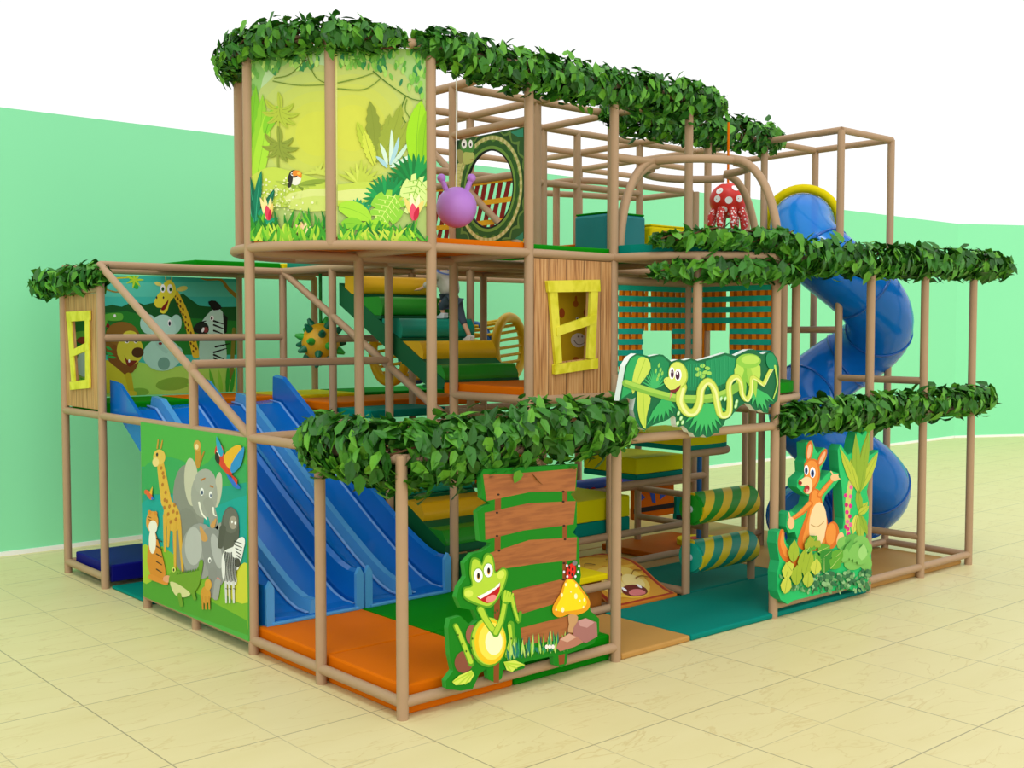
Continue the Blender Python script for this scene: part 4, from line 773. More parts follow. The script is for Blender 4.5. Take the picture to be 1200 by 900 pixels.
a.ell(438,205,60,82,'#a6c63e',-8); a.ell(436,203,54,76,'#d6e566',-8); a.poly([(350,245),(365,220),(410,225),(460,250),(450,285),(410,305),(375,285)],'#d6e566',3); a.poly([(388,298),(420,292),(455,265),(440,300),(410,314)],'#7a1f22',2); a.poly([(392,305),(400,325),(385,355),(392,325)],'#e88a8a')
a.ell(400,195,17,37,'#fff'); a.ell(438,205,21,38,'#fff'); a.ell(402,198,10,26,'#4a1f3a'); a.ell(435,208,13,27,'#4a1f3a'); a.ell(400,188,4,8,'#fff'); a.ell(432,195,5,9,'#fff'); a.ell(362,240,3,4,'#5f6f1e')
a.poly([(985,75),(1015,75),(1040,120),(1030,170),(990,160),(975,110)],'#15925a',3); a.stroke([(1030,150),(1045,260),(1020,350)],12,6,'#b5de5c')
for x, y in ((440,440),(455,470),(435,500),(465,495),(795,370),(790,395),(700,350),(725,350)): a.ell(x,y,10,17,'#8fd070',20,10); a.ell(x,y,6,12,'#d0eec0',20,10)
a.build('snake_picture', LASTB)
t = thing('cutout_sign', 'thick cut out board of an orange kangaroo waving among leafy plants', 'sign', (4.75,-.06,.1))
cr = (900,500,4.093)
ol = [(182,78),(212,66),(226,105),(240,128),(268,100),(284,110),(280,150),(258,195),(246,235),(252,262),(285,225),(300,212),(335,222),(345,250),(322,280),(275,330),(262,380),(280,430),(290,478),(322,470),(336,498),(358,490),(364,440),(358,350),(354,290),(340,200),(334,112),(348,84),(380,135),(404,125),(416,60),(430,25),(452,40),(480,8),(490,25),(486,140),(530,112),(522,165),(482,270),(474,312),(484,365),(482,440),(468,540),(494,600),(496,690),(480,742),(432,768),(415,793),(390,775),(300,790),(200,815),(120,835),(95,852),(60,830),(46,790),(44,700),(55,645),(40,560),(46,505),(68,492),(88,560),(118,580),(140,540),(130,505),(100,510),(86,480),(92,420),(110,405),(135,420),(190,375),(198,335),(170,320),(138,290),(140,255),(175,220),(172,170),(185,145)]
b = B(); b.prism(outline(cr, YAX, -.10, ol), (0,.10,0), P('#1fc26a'), P('#23a863')); LASTB = b.build('board', t, .004)
a = Art(cr, YAX, -.1005)
for q in ((430,300,348,115),(420,280,420,45),(430,280,478,25),(440,290,522,125),(425,290,395,150),(440,300,460,170),(435,420,478,360),(430,430,440,545),(435,420,470,500),(425,420,405,520),(430,300,445,430)): a.leaf(*q,34,random.choice(['#b9c83a','#8fb02c','#d6d85a']),'#6f8f1e')
a.stroke([(398,270),(385,340),(380,440),(385,525)],30,20,'#c9cf6a')
for x, y in ((372,330),(395,335),(398,290),(375,375),(395,380),(378,410),(392,430),(380,455),(395,470),(382,490),(386,515),(372,480)): a.ell(x,y,9,11,random.choice(['#e02a8a','#c81f6f','#e86aa0']),0,9)
OR, OL, CM = '#d9701c', '#ee9338', '#f6d9a4'
a.stroke([(66,500),(62,560),(85,620),(140,650)],18,58,OR); a.stroke([(70,510),(68,560),(90,610)],10,30,OL)
a.poly([(205,300),(245,305),(262,370),(284,450),(288,520),(272,585),(180,595),(140,560),(162,480),(190,400),(196,335)],OR,3); a.poly([(212,310),(240,315),(256,380),(275,460),(276,540),(250,580),(195,580),(165,550),(180,480),(200,400)],OL,3); a.ell(238,470,42,108,CM,4); a.stroke([(205,470),(235,480),(268,455)],4,3,'#b98a4a')
a.stroke([(245,330),(280,285),(312,250)],26,18,OR); a.stroke([(247,326),(280,285),(312,252)],16,11,OL); a.ell(318,244,20,18,'#f3c48a')
for q in ((318,240,300,215),(322,240,335,228),(325,248,342,250)): a.stroke([q[:2],q[2:]],8,6,'#f3c48a',0)
a.stroke([(200,370),(155,415),(118,440)],30,18,OR); a.stroke([(198,368),(155,410),(120,436)],18,10,OL); a.ell(108,462,17,30,'#f3c48a'); a.stroke([(104,440),(98,412)],9,6,'#f3c48a',0)
a.ell(305,520,34,66,OR,6); a.ell(300,515,24,52,OL,6); a.ell(345,545,18,40,'#f3c48a',8)
a.ell(196,115,17,48,OR,8); a.ell(196,118,9,36,'#f3b98a',8); a.ell(258,148,16,46,OR,25); a.ell(258,150,8,34,'#f3b98a',25)
a.poly([(172,180),(195,155),(232,160),(246,200),(245,250),(226,290),(205,318),(180,322),(168,305),(180,285),(150,280),(146,258),(172,240)],OR,3); a.poly([(178,190),(198,163),(226,168),(238,205),(236,250),(212,290),(185,290),(152,272),(160,255),(180,240)],OL,3); a.poly([(150,262),(178,240),(205,250),(210,290),(200,318),(182,320),(172,305),(182,286),(155,280)],CM,3)
a.ell(182,208,11,24,'#fff'); a.ell(212,220,13,26,'#fff'); a.ell(181,211,7,17,'#1f4f9f'); a.ell(211,224,8,18,'#1f4f9f'); a.ell(181,211,4,10,'#111'); a.ell(211,224,4,11,'#111'); a.ell(152,270,9,9,'#8a1f14'); a.ell(184,298,12,18,'#b0282a',15); a.ell(186,306,7,8,'#f08a8a')
for q in ((430,310,342,100,40),(425,300,418,30,44),(435,300,482,20,44),(440,310,526,122,40),(432,320,390,160,30),(438,320,466,150,30),(430,420,482,380,34),(436,420,444,560,38),(440,420,474,520,34)): a.leaf(*q,random.choice(['#b9c83a','#8fb02c','#d6d85a','#a4bc3a']),'#6f8f1e')
for q in ((365,560,38,34),(405,548,40,36),(445,556,38,34),(470,590,26,36),(385,600,46,40),(430,605,48,42),(350,620,34,34),(465,650,30,44),(410,650,50,36)): a.ell(*q,random.choice(['#63b04a','#7fc25a','#8fcb6a','#58a348']),random.uniform(-20,20),14)
for i in range(150): a.leaf(*(lambda x,y: (x,y,x+random.uniform(-14,14),y-random.uniform(14,30)))(random.uniform(60,485),random.uniform(715,805)-.0),random.uniform(8,13),random.choice(['#3f7f4a','#6fa868','#8fbf82','#2f6f45','#4f9a58']))
for i in range(70): a.ell(random.uniform(205,480),random.uniform(690,770),random.uniform(8,14),random.uniform(7,12),random.choice(['#3f7f4a','#6fa868','#8fbf82','#2f6f45']),random.uniform(0,90),8)
for q in ((360,640,395,540),(385,640,425,545),(400,650,460,570),(350,650,370,580),(420,660,480,600),(440,640,450,560)): a.leaf(*q,46,random.choice(['#7fc25a','#9fd67a','#63b04a']))
for q in ((210,560,190,520),(175,600,225,520),(230,600,290,570),(240,640,300,590),(300,640,350,590),(290,680,340,620),(260,700,260,620),(215,680,220,600)): a.leaf(*q,62,random.choice(['#2f8a2a','#5fa82e','#8fbf3a']),'#d6e08a')
for q in ((110,650,118,540),(150,700,170,580),(165,720,200,590),(75,730,95,640),(125,760,130,660),(215,710,225,630),(70,800,85,710),(180,770,185,690),(105,690,75,650)): a.leaf(*q,54,random.choice(['#c9d24a','#9fb82e','#b4c640']),'#6f8f1e')
for q in ((200,580,190,520),(215,575,240,545),(190,575,165,560)): a.leaf(*q,40,'#9fae2e')
a.build('kangaroo_picture', LASTB)
# ------------------------------------------------------------------ woven nets
ST1, ST2 = M('#e07a0c', .6, .1, 'webbing', .05, 20), M('#10a088', .6, .2, 'webbing', .05, 20)
ST3 = M('#a3560e', .7, .1, 'webbing', .05, 20)
def net(label, mapf, L_, z0, z1, hole, cols, stepv, steph, wv, wh):
    t = thing('woven_net', label, 'net', tuple(mapf(L_/2, z0, 0)))
    for nm, m, vert in [('upright_straps', cols[0], 1), ('cross_straps', cols[1], 0)]+([('backing_straps', cols[2], 2)] if len(cols) > 2 else []):
        b = B(); k = 0; s = stepv*1.0 if vert == 2 else (stepv if vert else steph)/2; lim = L_ if vert else z1-z0
        while s < lim:
            lo, hi = (z0, z1) if vert else (0, L_); segs = [(lo, hi)]
            if hole:
                pos = s if vert else z0+s; h0, h1, g0, g1 = hole if vert else (hole[2], hole[3], hole[0], hole[1])
                if h0 < pos < h1: segs = [x for x in ((lo, max(lo, g0)), (min(hi, g1), hi)) if x[1]-x[0] > .01]
            for q0, q1 in segs:
                n_ = max(2, int((q1-q0)/(steph if vert else stepv)*2)); wd_ = wv if vert else wh; pts = []; back = .006 if vert == 2 else 0
                for i in range(n_*2+1):
                    f = q0+(q1-q0)*i/(n_*2); dd = .002*math.cos(math.pi*((f-z0)/steph-.5+k)) if vert else -.006-.002*math.cos(math.pi*(f/stepv-.5+k))
                    if vert: pts += [mapf(s-wd_/2, f, dd+back), mapf(s+wd_/2, f, dd+back)]
                    else: pts += [mapf(f, z0+s-wd_/2, dd), mapf(f, z0+s+wd_/2, dd)]
                i0 = b.add(pts)
                for i in range(n_*2): b.face((i0+2*i, i0+2*i+1, i0+2*i+3, i0+2*i+2), m)
            s += stepv*(1 if vert < 2 or k % 5 != 3 else 2) if vert else steph; k += 1
        o = b.build(nm, t); md = o.modifiers.new('thick', 'SOLIDIFY'); md.thickness = .002
    return t
def frame_bar(t, p, q, r=.03): b = B(); b.tube([p, q], r, PIPE, 10); b.build('doorway_bar', t)
n1 = net('orange and teal woven net with a wide square doorway left of the balcony post', lambda a_,z,d: V((3.05+a_,1.0+d,z)), .91, 2.0, 2.93, (.33,.73,2.0,2.53), (ST1,ST2,ST3), .084, .096, .046, .050)
n2 = net('orange and teal woven net with a narrow doorway right of the balcony post', lambda a_,z,d: V((4.0+d,.95-a_,z)), .90, 2.0, 2.93, (.13,.45,2.0,2.53), (ST1,ST2,ST3), .084, .096, .046, .050)
net('red and orange woven guard net seen through the snake porthole', lambda a_,z,d: V((3.0+d,2.2+a_-(z-3.3)*.32,z)), 1.75, 3.3, 4.0, None, (M('#8a1c14',.6,.2,'webbing',.05,20),M('#e8a818',.6,.2,'webbing',.05,20)), .12, .2, .07, .05)
for y_ in (.82,.50):
    frame_bar(n2, (4.06,y_,2.0), (4.06,y_,2.9))
# yellow panel behind the purple ball
mat_box('guard_panel', (2.25,3.4,3.3),(2.31,3.95,4.05), YELLOW, 'yellow padded guard panel behind the purple punch ball', 'panel')
# ------------------------------------------------------------------ hanging balls
def onray(u, v, n, d): return pix(u, v, n, d)
t0 = onray(376, 401, YAX, 4.6); t = thing('punch_ball', 'yellow punch ball with green spikes hanging on a green strap', 'punch ball', tuple(t0))
SPK = M('#0a6a48', .4, .4, 'vinyl', .03); SPG = M('#2fa834', .4, .4, 'vinyl', .03)
b = B(); b.sphere(t0, .205, M('#d8a516', .4, .4, 'vinyl', .06, 6, .1), 28, 18); b.build('ball', t)
gold = math.pi*(3-5**.5)
for i in range(26):
    z_ = 1-2*(i+.5)/26; r_ = math.sqrt(1-z_*z_); d = V((r_*math.cos(gold*i), r_*math.sin(gold*i), z_))
    b = B(); b.tube([t0+d*.19, t0+d*.225, t0+d*.285], .04, SPK if i % 3 else SPG, 10, rs=[.043,.04,.016]); b.build('spike', t)
b = B(); b.tube([t0+V((0,0,.2)), V((t0.x,t0.y,3.14))], .018, M('#0f7a1e', .5, .3, 'strap', .02), 8); b.build('hanging_strap', t)
t0 = onray(535, 243, YAX, 1.32); t = thing('punch_ball', 'purple punch ball with two stubby feelers beside the snake porthole panel', 'punch ball', tuple(t0))
PUR = M('#b87cd6', .4, .4, 'vinyl', .04, 3)
b = B(); b.sphere(t0, .165, PUR, 30, 20); b.build('ball', t)
ur = V((.754,-.656,0))
for sx in (-1, 1):
    a0 = t0+ur*(sx*.08)+V((0,0,.13)); a1 = t0+ur*(sx*.122)+V((0,0,.235)); b = B(); b.tube([a0, a1], .022, PUR, 10); b.sphere(a1, .036, PUR, 14, 10); b.build('feeler', t)
b = B(); b.tube([t0+V((0,0,.16)), V((t0.x,t0.y,4.66))], .004, M('#f3f3f0', .5, .3, 'cord', .01), 6); b.build('hanging_cord', t)
t0 = onray(853, 235, YAX, 1.3); t = thing('punch_ball', 'red white spotted octopus punch ball hanging under the arched dome', 'punch ball', tuple(t0))
RED = M('#d8281c', .4, .4, 'vinyl', .04, 3); rb = .185
b = B(); b.sphere(t0, rb, RED, 30, 20, (1,1,.95)); b.build('ball', t)
vd = (CAM-t0).normalized(); vr = RGT; vu = vd.cross(-vr)
for q in ((-.45,.55),(.35,.62),(-.62,.1),(.05,.02),(.55,.1),(-.25,-.55),(.1,-.8),(.75,.5),(-.1,.92)):
    for sgn in (1, -1):
        d = (vr*q[0]+UPV*q[1]+vd*(sgn*math.sqrt(max(0.02, 1-q[0]**2-q[1]**2)))).normalized(); s1 = d.cross(V((.1,.2,1))).normalized(); s2 = d.cross(s1); b = B()
        rr_ = .038 if abs(q[1]) < .7 else .022
        pts = []
        for i in range(14):
            e = (t0+d*rb+s1*(rr_*math.cos(i*math.pi/7))+s2*(rr_*math.sin(i*math.pi/7))-t0).normalized(); pts.append(t0+V((e.x*rb,e.y*rb,e.z*rb*.95))+e*.003)
        b.poly(pts, WHITE); b.build('white_spot', t)
SPR = spot_mat('#cf2a20', '#f6e6e2', 34, .36)
for i in range(8):
    an = 2*math.pi*i/8+.2; d = V((math.cos(an), math.sin(an), 0))
    b = B(); b.tube([t0+d*.13+V((0,0,-.09)), t0+d*.17+V((0,0,-.17)), t0+d*.175+V((0,0,-.25)), t0+d*.165+V((0,0,-.30))], .03, SPR, 10, rs=[.042,.04,.034,.02]); b.build('tentacle', t)
b = B(); b.tube([t0+V((0,0,.17)), V((t0.x,t0.y,4.62))], .012, ORANGE, 8); b.build('hanging_strap', t)
# ------------------------------------------------------------------ striped rollers
def roller(z, label, c1, c2, cap):
    t = thing('roller', label, 'roller', (4.5,1,z)); b = B(); b.tube([(4.08,1,z),(4.94,1,z)], .155, stripe_mat(c1, c2, (0,1,z), 0, .27, 3), 32, rs=None); b.build('padded_roll', t, .012)
    b = B(); b.tube([(4.055,1,z),(4.085,1,z)], .135, M(cap,.4,.4,'vinyl',.03), 28); b.build('end_cap', t); b = B(); b.tube([(4.935,1,z),(4.965,1,z)], .135, M(cap,.4,.4,'vinyl',.03), 28); b.build('end_cap', t)
    b = B(); b.tube([(4.03,1,z),(4.055,1,z)], .035, CHROME, 12); b.build('axle', t)
roller(.84, 'upper padded roller with green and yellow spiral stripes', '#128f1e', '#e6bd0c', '#128f1e')
roller(.38, 'lower padded roller with teal and yellow spiral stripes', '#06937e', '#e0c414', '#0fa890')
# ------------------------------------------------------------------ lion face ramp and step
t = thing('lion_ramp', 'soft sloping ramp pad printed with a laughing lion face', 'ramp', (3.42,1.3,0))
prof = [(.97,.03),(.97,.07),(1.10,.10),(1.25,.17),(1.4,.255),(1.52,.30),(1.62,.31),(1.95,.31),(1.95,.03)]
b = B(); b.prism([(3.02,y_,z_) for y_, z_ in prof], (.82,0,0), M('#c8741c', .5, .3, 'vinyl', .05, 4)); b.build('pad', t, .01)
def on_ramp(x_, y_):
    for i in range(1, 8):
        if prof[i][0] <= y_ <= prof[i+1][0] and i < 7: f = (y_-prof[i][0])/(prof[i+1][0]-prof[i][0]); return V((x_, y_, prof[i][1]+(prof[i+1][1]-prof[i][1])*f))
    return V((x_, y_, .31))
b = B(); lay = [0]
def rp(fn, nu, nv, m):
    lay[0] += 1; g = [[fn(i/nu, j/nv) for i in range(nu+1)] for j in range(nv+1)]; n_ = b.add([on_ramp(*p)+V((0,-.0015*lay[0]*.5,.0015*lay[0])) for r_ in g for p in r_])
    for j in range(nv):
        for i in range(nu): b.face((n_+j*(nu+1)+i, n_+j*(nu+1)+i+1, n_+(j+1)*(nu+1)+i+1, n_+(j+1)*(nu+1)+i), m, True)
def rell(cx_, cy_, rx, ry, col): rp(lambda u, v: (cx_+rx*v*math.cos(2*math.pi*u), max(.98, min(1.93, cy_+ry*v*math.sin(2*math.pi*u)))), 20, 5, P(col))
rect_ = lambda x0, x1, y0, y1: (lambda u, v: (x0+(x1-x0)*u, y0+(y1-y0)*v))
rp(rect_(3.04,3.82,.985,1.93), 4, 30, P('#a8321c')); rp(rect_(3.08,3.78,1.01,1.9), 4, 30, P('#d99a2c')); rell(3.42,1.46,.34,.43,'#e6b83e'); rell(3.42,1.28,.3,.22,'#eccb62'); rell(3.3,1.25,.12,.1,'#f2dc90'); rell(3.54,1.25,.12,.1,'#f2dc90')
rell(3.44,1.14,.15,.085,'#6f2a1e'); rell(3.44,1.11,.1,.05,'#d87a7a'); rell(3.34,1.18,.02,.03,'#fff'); rell(3.54,1.18,.02,.03,'#fff'); rell(3.42,1.36,.07,.035,'#7a3a1a')
def rstroke(pts, w_, col):
    sp_ = smooth(pts, 5, False)
    def fn(u, v):
        q = u*(len(sp_)-1); i = min(int(q), len(sp_)-2); f = q-i; p = (sp_[i][0]+(sp_[i+1][0]-sp_[i][0])*f, sp_[i][1]+(sp_[i+1][1]-sp_[i][1])*f); return (p[0]+(v-.5)*w_*.7, p[1]+(v-.5)*w_)
    rp(fn, 14, 1, P(col))
for s_ in (-1, 1):
    x_ = lambda d: 3.42+s_*d
    rstroke([(x_(.08),1.56),(x_(.14),1.63),(x_(.22),1.56)],.02,'#6f4a14'); rstroke([(x_(.16),1.32),(x_(.24),1.36),(x_(.32),1.34)],.014,'#8f641e'); rstroke([(x_(.16),1.27),(x_(.25),1.28),(x_(.32),1.25)],.014,'#8f641e'); rstroke([(x_(.12),1.8),(x_(.2),1.85),(x_(.28),1.78)],.03,'#a8321c')
b.build('lion_face_print', t)
mat_box('step_pad', (2.05,1.02,.32),(2.97,1.5,.38), YELLOW, 'yellow step pad on rails beside the toadstool of the frog board', 'mat')
b = B(); b.box((2.08,1.08,.05),(2.95,1.48,.31), M('#a8641e',.5,.3,'vinyl',.05)); tag(b.build('foam_block', None, .01), 'brown foam block below the yellow step pad', 'block')
# ------------------------------------------------------------------ things deep inside the frame
def two(lo, hi, zc, top, bot, label):
    t = thing('foam_block', label, 'block', ((lo[0]+hi[0])/2, (lo[1]+hi[1])/2, lo[2])); b = B(); b.box((lo[0],lo[1],zc),hi,top); b.build('cover', t, .015); b = B(); b.box(lo,(hi[0],hi[1],zc-.002),bot); b.build('base', t, .01)
two((3.58,2.06,.47),(4.36,2.85,.83),.61, LEMON, TEAL, 'lower lemon yellow foam block with teal base in the middle of the frame')
two((4.46,2.06,.97),(5.2,2.85,1.2),1.03, LEMON, TEAL, 'upper lemon yellow foam block with teal base beneath the snake board')
t = thing('bolster', 'blue padded bolster with red dots lying across the inner rails', 'bolster', (5,3.06,.735)); b = B(); b.tube([(4.1,3.06,.80),(6.3,3.06,.80)], .065, spot_mat('#1d4fc0','#d8202a',7,.42), 20); b.build('padded_roll', t, .01)
def patterned(lo, hi, bgm, label, cols, y):
    t = thing('soft_play_pad', label, 'panel', ((lo[0]+hi[0])/2, y, lo[2])); b = B(); b.box(lo, hi, bgm); b.build('panel', t, .01)
    b = B(); x = lo[0]+.08; k = 0
    while x < hi[0]-.1:
        c = cols[k % len(cols)]; h = hi[2]-lo[2]
        b.prism([(x,y-.004,hi[2]-.04),(x+.09,y-.004,hi[2]-.03),(x+.11,y-.004,lo[2]+h*.45),(x+.05,y-.004,lo[2]+h*.5)] if k % 2 else [(x,y-.004,hi[2]-.03),(x+.12,y-.004,hi[2]-h*.3),(x,y-.004,hi[2]-h*.45)], (0,.003,0), P(c)); x += .19; k += 1
    b.box((lo[0],y-.006,lo[2]+(hi[2]-lo[2])*.22),(hi[0],y-.001,lo[2]+(hi[2]-lo[2])*.38), P('#101010')); b.build('printed_shapes', t)
patterned((5.56,3.12,.3),(6.28,3.18,.66), ORANGE, 'orange padded panel with blue shapes and black band inside the frame', ['#1f4fb8'], 3.12)
patterned((6.32,3.12,.14),(7.42,3.18,.5), TEAL, 'teal padded panel with red and blue shapes behind the rollers', ['#1f4fb8','#d02a2a'], 3.12)
tq = pix(820,637,(0,0,1),.1); t = thing('padded_pole', 'slim blue padded pole standing on a yellow round base behind the rollers', 'pole', (tq.x,tq.y,.05))
b = B(); b.tube([(tq.x,tq.y,.12),(tq.x,tq.y,1.28)], .04, M('#1565b8',.4,.4,'vinyl',.03), 14); b.build('pole', t)
b = B(); b.tube([(tq.x,tq.y,.05),(tq.x,tq.y,.16)], .26, YELLOW, 28); b.build('round_base', t, .02); b = B(); b.tube([(tq.x,tq.y,.161),(tq.x,tq.y,.166)], .12, P('#c8281c'), 24); b.build('red_disc', t)
mat_box('foam_block', (3.6,4.3,.0),(4.3,4.9,.35), NAVY, 'small navy foam block in the dark behind the lower foam steps', 'block')
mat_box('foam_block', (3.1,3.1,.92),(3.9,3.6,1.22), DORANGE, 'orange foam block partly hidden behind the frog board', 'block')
# crawl tunnel of hoops
t = thing('crawl_tunnel', 'yellow hooped net crawl tunnel with one blue hoop behind the foam steps', 'tunnel', (4.0,4.55,1.8)); zc = 2.28; yc = 4.6
HY = M('#dcb40e', .4, .4, 'vinyl', .03); HB_ = M('#165a9c', .4, .4, 'vinyl', .03)
for xx, m in ((3.12,HY),(3.5,HB_),(3.95,HY),(4.35,HB_)):
    b = B(); b.tube([(xx,yc+.33*math.cos(q),zc+.33*math.sin(q)) for q in [2*math.pi*i/32 for i in range(32)]], .055 if m == HY else .035, m, 10, closed=True); b.build('hoop', t)
ec = pix(597,407,YAX,4.25); es = V((.93,.37,0)); b = B(); b.tube([ec-es*(.36*math.cos(q))+V((0,0,.36*math.sin(q))) for q in [2*math.pi*i/32 for i in range(32)]], .055, HY, 10, closed=True); b.build('hoop', t)
b = B()
for i in range(22):
    q = 2*math.pi*i/22; b.tube([(3.12,yc+.32*math.cos(q),zc+.32*math.sin(q)),(4.35,yc+.32*math.cos(q+.5),zc+.32*math.sin(q+.5)),ec-es*(.34*math.cos(q+.5))*1+V((0,0,.34*math.sin(q+.5)))], .02, HY, 6)
b.build('net_straps', t)
# giraffe pad behind the window
t = thing('soft_play_pad', 'yellow giraffe pad with brown spots and smiling muzzle behind the timber window', 'panel', (2.6,1.35,2.07))
c0 = pix(672,384,YAX,1.3); b = B(); b.box((c0.x-.17,1.3,2.07),(c0.x+.17,1.4,2.86), M('#dcb816',.45,.35,'vinyl',.04)); LASTB = b.build('pad', t, .03)
a = Art((640,320,6.925), YAX, 1.299); a.poly([(70,150),(345,150),(345,730),(70,730)],'#d9b418'); a.ell(240,250,22,28,'#c06a1a'); a.ell(242,210,10,28,'#c06a1a'); a.ell(128,325,24,40,'#b0501a'); a.ell(325,320,22,34,'#b0501a'); a.ell(262,545,62,58,'#e8e2d6'); a.ell(262,515,8,8,'#8a7a6a'); a.ell(292,515,7,8,'#8a7a6a'); a.stroke([(225,545),(250,575),(280,580),(310,565)],6,4,'#5a4a3a'); a.ell(252,370,12,12,'#fff'); a.ell(253,372,6,7,'#222'); a.ell(240,695,24,16,'#c06a1a')
a.build('printed_picture', LASTB)
# ------------------------------------------------------------------ climbing child
SKIN = M('#d9a684', .55, .3, 'skin', .03, 12); SHIRT = M('#b5b2a6', .8, .1, 'cloth', .06, 25); COLL = M('#6f86c8', .8, .1, 'cloth', .05, 25)
SHORT = M('#46535f', .85, .1, 'cloth', .08, 25); SHOE = M('#e9e9ea', .6, .3, 'shoe', .03); HAIR = M('#3a2a1e', .8, .2, 'hair', .15, 40)
def skinned(name, pts, edges, m, parent, root=0, sub=2):
    me = bpy.data.meshes.new(name); me.from_pydata([p[:3] for p in pts], edges, []); me.materials.append(m)
    o = bpy.data.objects.new(name, me); C.objects.link(o); o.modifiers.new('skin', 'SKIN'); sd = o.modifiers.new('sub', 'SUBSURF'); sd.levels = sub; sd.render_levels = sub
    if not me.skin_vertices: me.attributes.new('skin_dummy', 'FLOAT', 'POINT')
    bpy.context.view_layer.update()
    sv = me.skin_vertices[0].data if me.skin_vertices else None
    if sv:
        for i, p in enumerate(pts): rr = p[3]; sv[i].radius = rr if isinstance(rr, tuple) else (rr, rr); sv[i].use_root = (i == root)
    o.modifiers['skin'].use_smooth_shade = True
    o.parent = parent; o.matrix_parent_inverse = Matrix.Translation(-V(parent.location)); return o
ch = thing('person', 'child in grey shirt and dark shorts climbing the upper foam steps', 'person', (2.69,2.95,2.47))
X0 = 2.765
J = [(X0,3.0,2.90,.062),(X0,3.05,3.0,.066),(X0,3.12,3.11,.07),(X0,3.15,3.16,.034),(X0,3.17,3.21,.03),            # pelvis spine chest neck
     (X0-.05,3.0,2.86,.045),(X0-.06,3.08,2.77,.036),(X0-.05,3.03,2.65,.026),(X0-.05,3.0,2.73,.022),               # near leg start
     (X0+.05,2.98,2.86,.045),(X0+.05,2.95,2.70,.034),(X0+.06,2.82,2.53,.024)]
kit = dict()
def limb_pts(): return None
skpts = [(X0,3.0,2.92,.058),(X0,3.06,3.02,.06),(X0,3.12,3.12,.064),(X0,3.15,3.18,.03),(X0,3.17,3.22,.028),
 (X0-.05,2.99,2.885,.042),(X0-.065,3.11,2.845,.034),(X0-.06,3.055,2.735,.022),
 (X0+.05,2.98,2.87,.042),(X0+.055,2.92,2.70,.032),(X0+.06,2.79,2.515,.021),
 (X0-.085,3.13,3.14,.03),(X0-.13,3.2,3.05,.023),(X0-.165,3.29,3.0,.016),(X0-.18,3.325,2.99,.017),
 (X0+.085,3.13,3.14,.03),(X0+.13,3.22,3.07,.023),(X0+.14,3.34,3.05,.016),(X0+.14,3.385,3.04,.017)]
sked = [(0,1),(1,2),(2,3),(3,4),(0,5),(5,6),(6,7),(0,8),(8,9),(9,10),(2,11),(11,12),(12,13),(13,14),(2,15),(15,16),(16,17),(17,18)]
for w_, sx in ((14,-1),(18,1)):      # fingers and thumb
    bx, by, bz, _ = skpts[w_]
    for k in range(4):
        i = len(skpts); ox = (k-1.5)*.010; ln = (.026,.031,.029,.022)[k]
        skpts += [(bx+ox,by+.016,bz-.002,.0055),(bx+ox*1.1,by+.016+ln*.6,bz-.006,.005),(bx+ox*1.1,by+.016+ln,bz-.014,.0045)]; sked += [(w_,i),(i,i+1),(i+1,i+2)]
    i = len(skpts); skpts += [(bx-sx*.018,by+.004,bz-.004,.006),(bx-sx*.03,by+.018,bz-.010,.005)]; sked += [(w_,i),(i,i+1)]
skinned('body', skpts, sked, SKIN, ch)
hd = V((X0,3.20,3.305)); b = B(); b.sphere(hd, .075, SKIN, 22, 16, (.88,1,1.15))
fdir = V((0,1,0)); b.sphere(hd+V((0,.078,-.008)), .013, SKIN, 10, 8, (.8,1,1.2))
for sx in (-1, 1):
    b.sphere(hd+V((sx*.068,0,-.005)), .018, SKIN, 10, 8, (.5,.8,1.2)); b.sphere(hd+V((sx*.026,.068,.012)), .009, WHITE, 10, 8); b.sphere(hd+V((sx*.026,.075,.012)), .0045, P('#2a1a12'), 8, 6)
b.sphere(hd+V((0,.066,-.04)), .014, P('#b0605a'), 10, 6, (1.4,.5,.4)); b.build('head', ch)
b = B(); b.sphere(hd+V((0,-.012,.018)), .082, HAIR, 22, 16, (.92,1,1.08)); b.build('hair', ch)
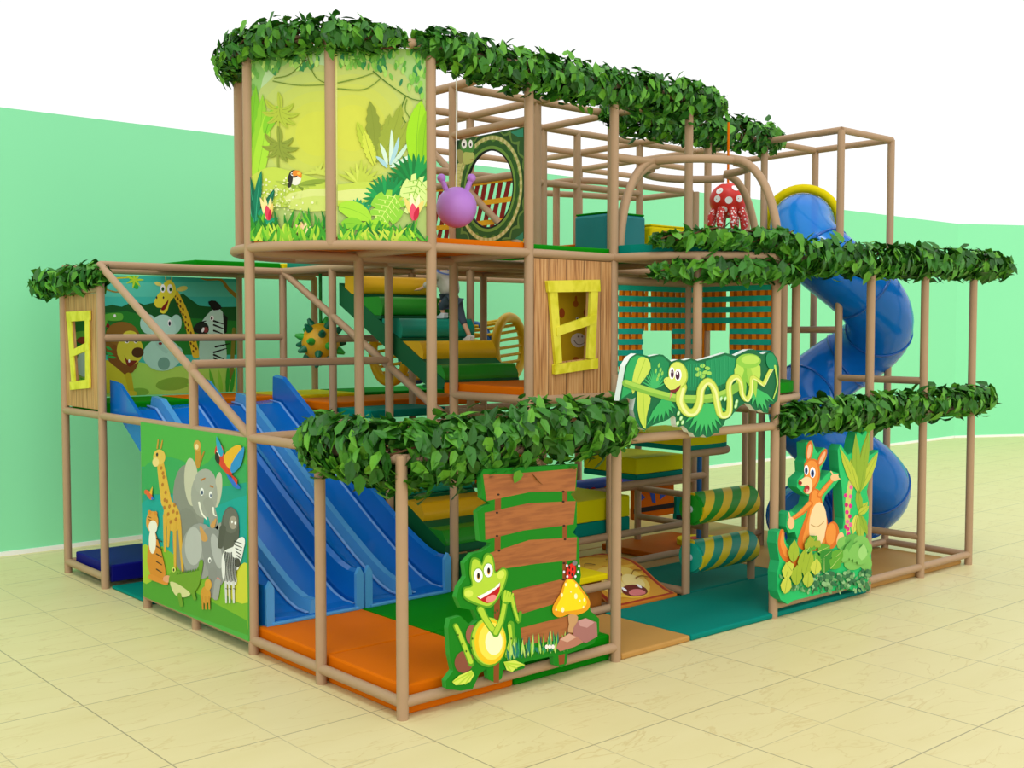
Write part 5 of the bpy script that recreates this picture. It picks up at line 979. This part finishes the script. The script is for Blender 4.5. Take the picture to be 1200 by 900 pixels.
o = skinned('shirt', [(X0,3.0,2.905,.112),(X0,3.05,3.02,.105),(X0,3.12,3.12,.092),(X0,3.145,3.165,.045),(X0-.09,3.13,3.135,.042),(X0-.125,3.19,3.06,.038),(X0-.155,3.265,3.015,.032),(X0+.09,3.13,3.135,.042),(X0+.125,3.2,3.085,.036)], [(0,1),(1,2),(2,3),(2,4),(4,5),(5,6),(2,7),(7,8)], SHIRT, ch)
b = B(); b.tube([(X0+.085*math.cos(q),3.125+.07*math.sin(q),3.155+.03*math.sin(q)) for q in [2*math.pi*i/20 for i in range(20)]], .022, COLL, 8, closed=True); b.build('collar', ch)
skinned('shorts', [(X0,3.0,2.895,.082),(X0-.05,2.99,2.875,.06),(X0-.065,3.09,2.835,.052),(X0-.06,3.07,2.77,.042),(X0+.045,2.97,2.84,.058),(X0+.055,2.93,2.72,.048),(X0+.057,2.87,2.62,.038)], [(0,1),(1,2),(2,3),(0,4),(4,5),(5,6)], SHORT, ch)
for sx, yy, zz_ in ((-1,3.06,2.70),(1,2.79,2.475)):
    b = B(); xx = X0+sx*.06
    b.prism([(xx-.026,yy-.035,zz_),(xx-.026,yy-.04,zz_+.05),(xx-.026,yy+.01,zz_+.055),(xx-.026,yy+.05,zz_+.03),(xx-.026,yy+.085,zz_+.022),(xx-.026,yy+.09,zz_)], (.052,0,0), SHOE); b.build('shoe', ch, .014, 3)

# families of repeats share a group
FAM = {'ivy_garland':'ivy garlands on the frame rails','floor_mat':'floor mats on the ground level','deck_mat':'deck mats on the raised levels','cushion_block':'cushion blocks on the top level','foam_steps':'flights of foam steps','slide':'blue twin lane slides','timber_panel':'timber panels with crooked windows','picture_banner':'square animal picture banners','jungle_banner':'halves of the jungle banner','cutout_sign':'cut out cartoon signs','woven_net':'woven strap nets','punch_ball':'hanging punch balls','roller':'striped padded rollers','foam_block':'foam blocks inside the frame','soft_play_pad':'printed padded panels'}
for o in list(C.objects):
    if o.parent is None and 'label' in o and 'group' not in o:
        k = o.name.split('.')[0]
        if k in FAM: o['group'] = FAM[k]
ch.location.z -= .045
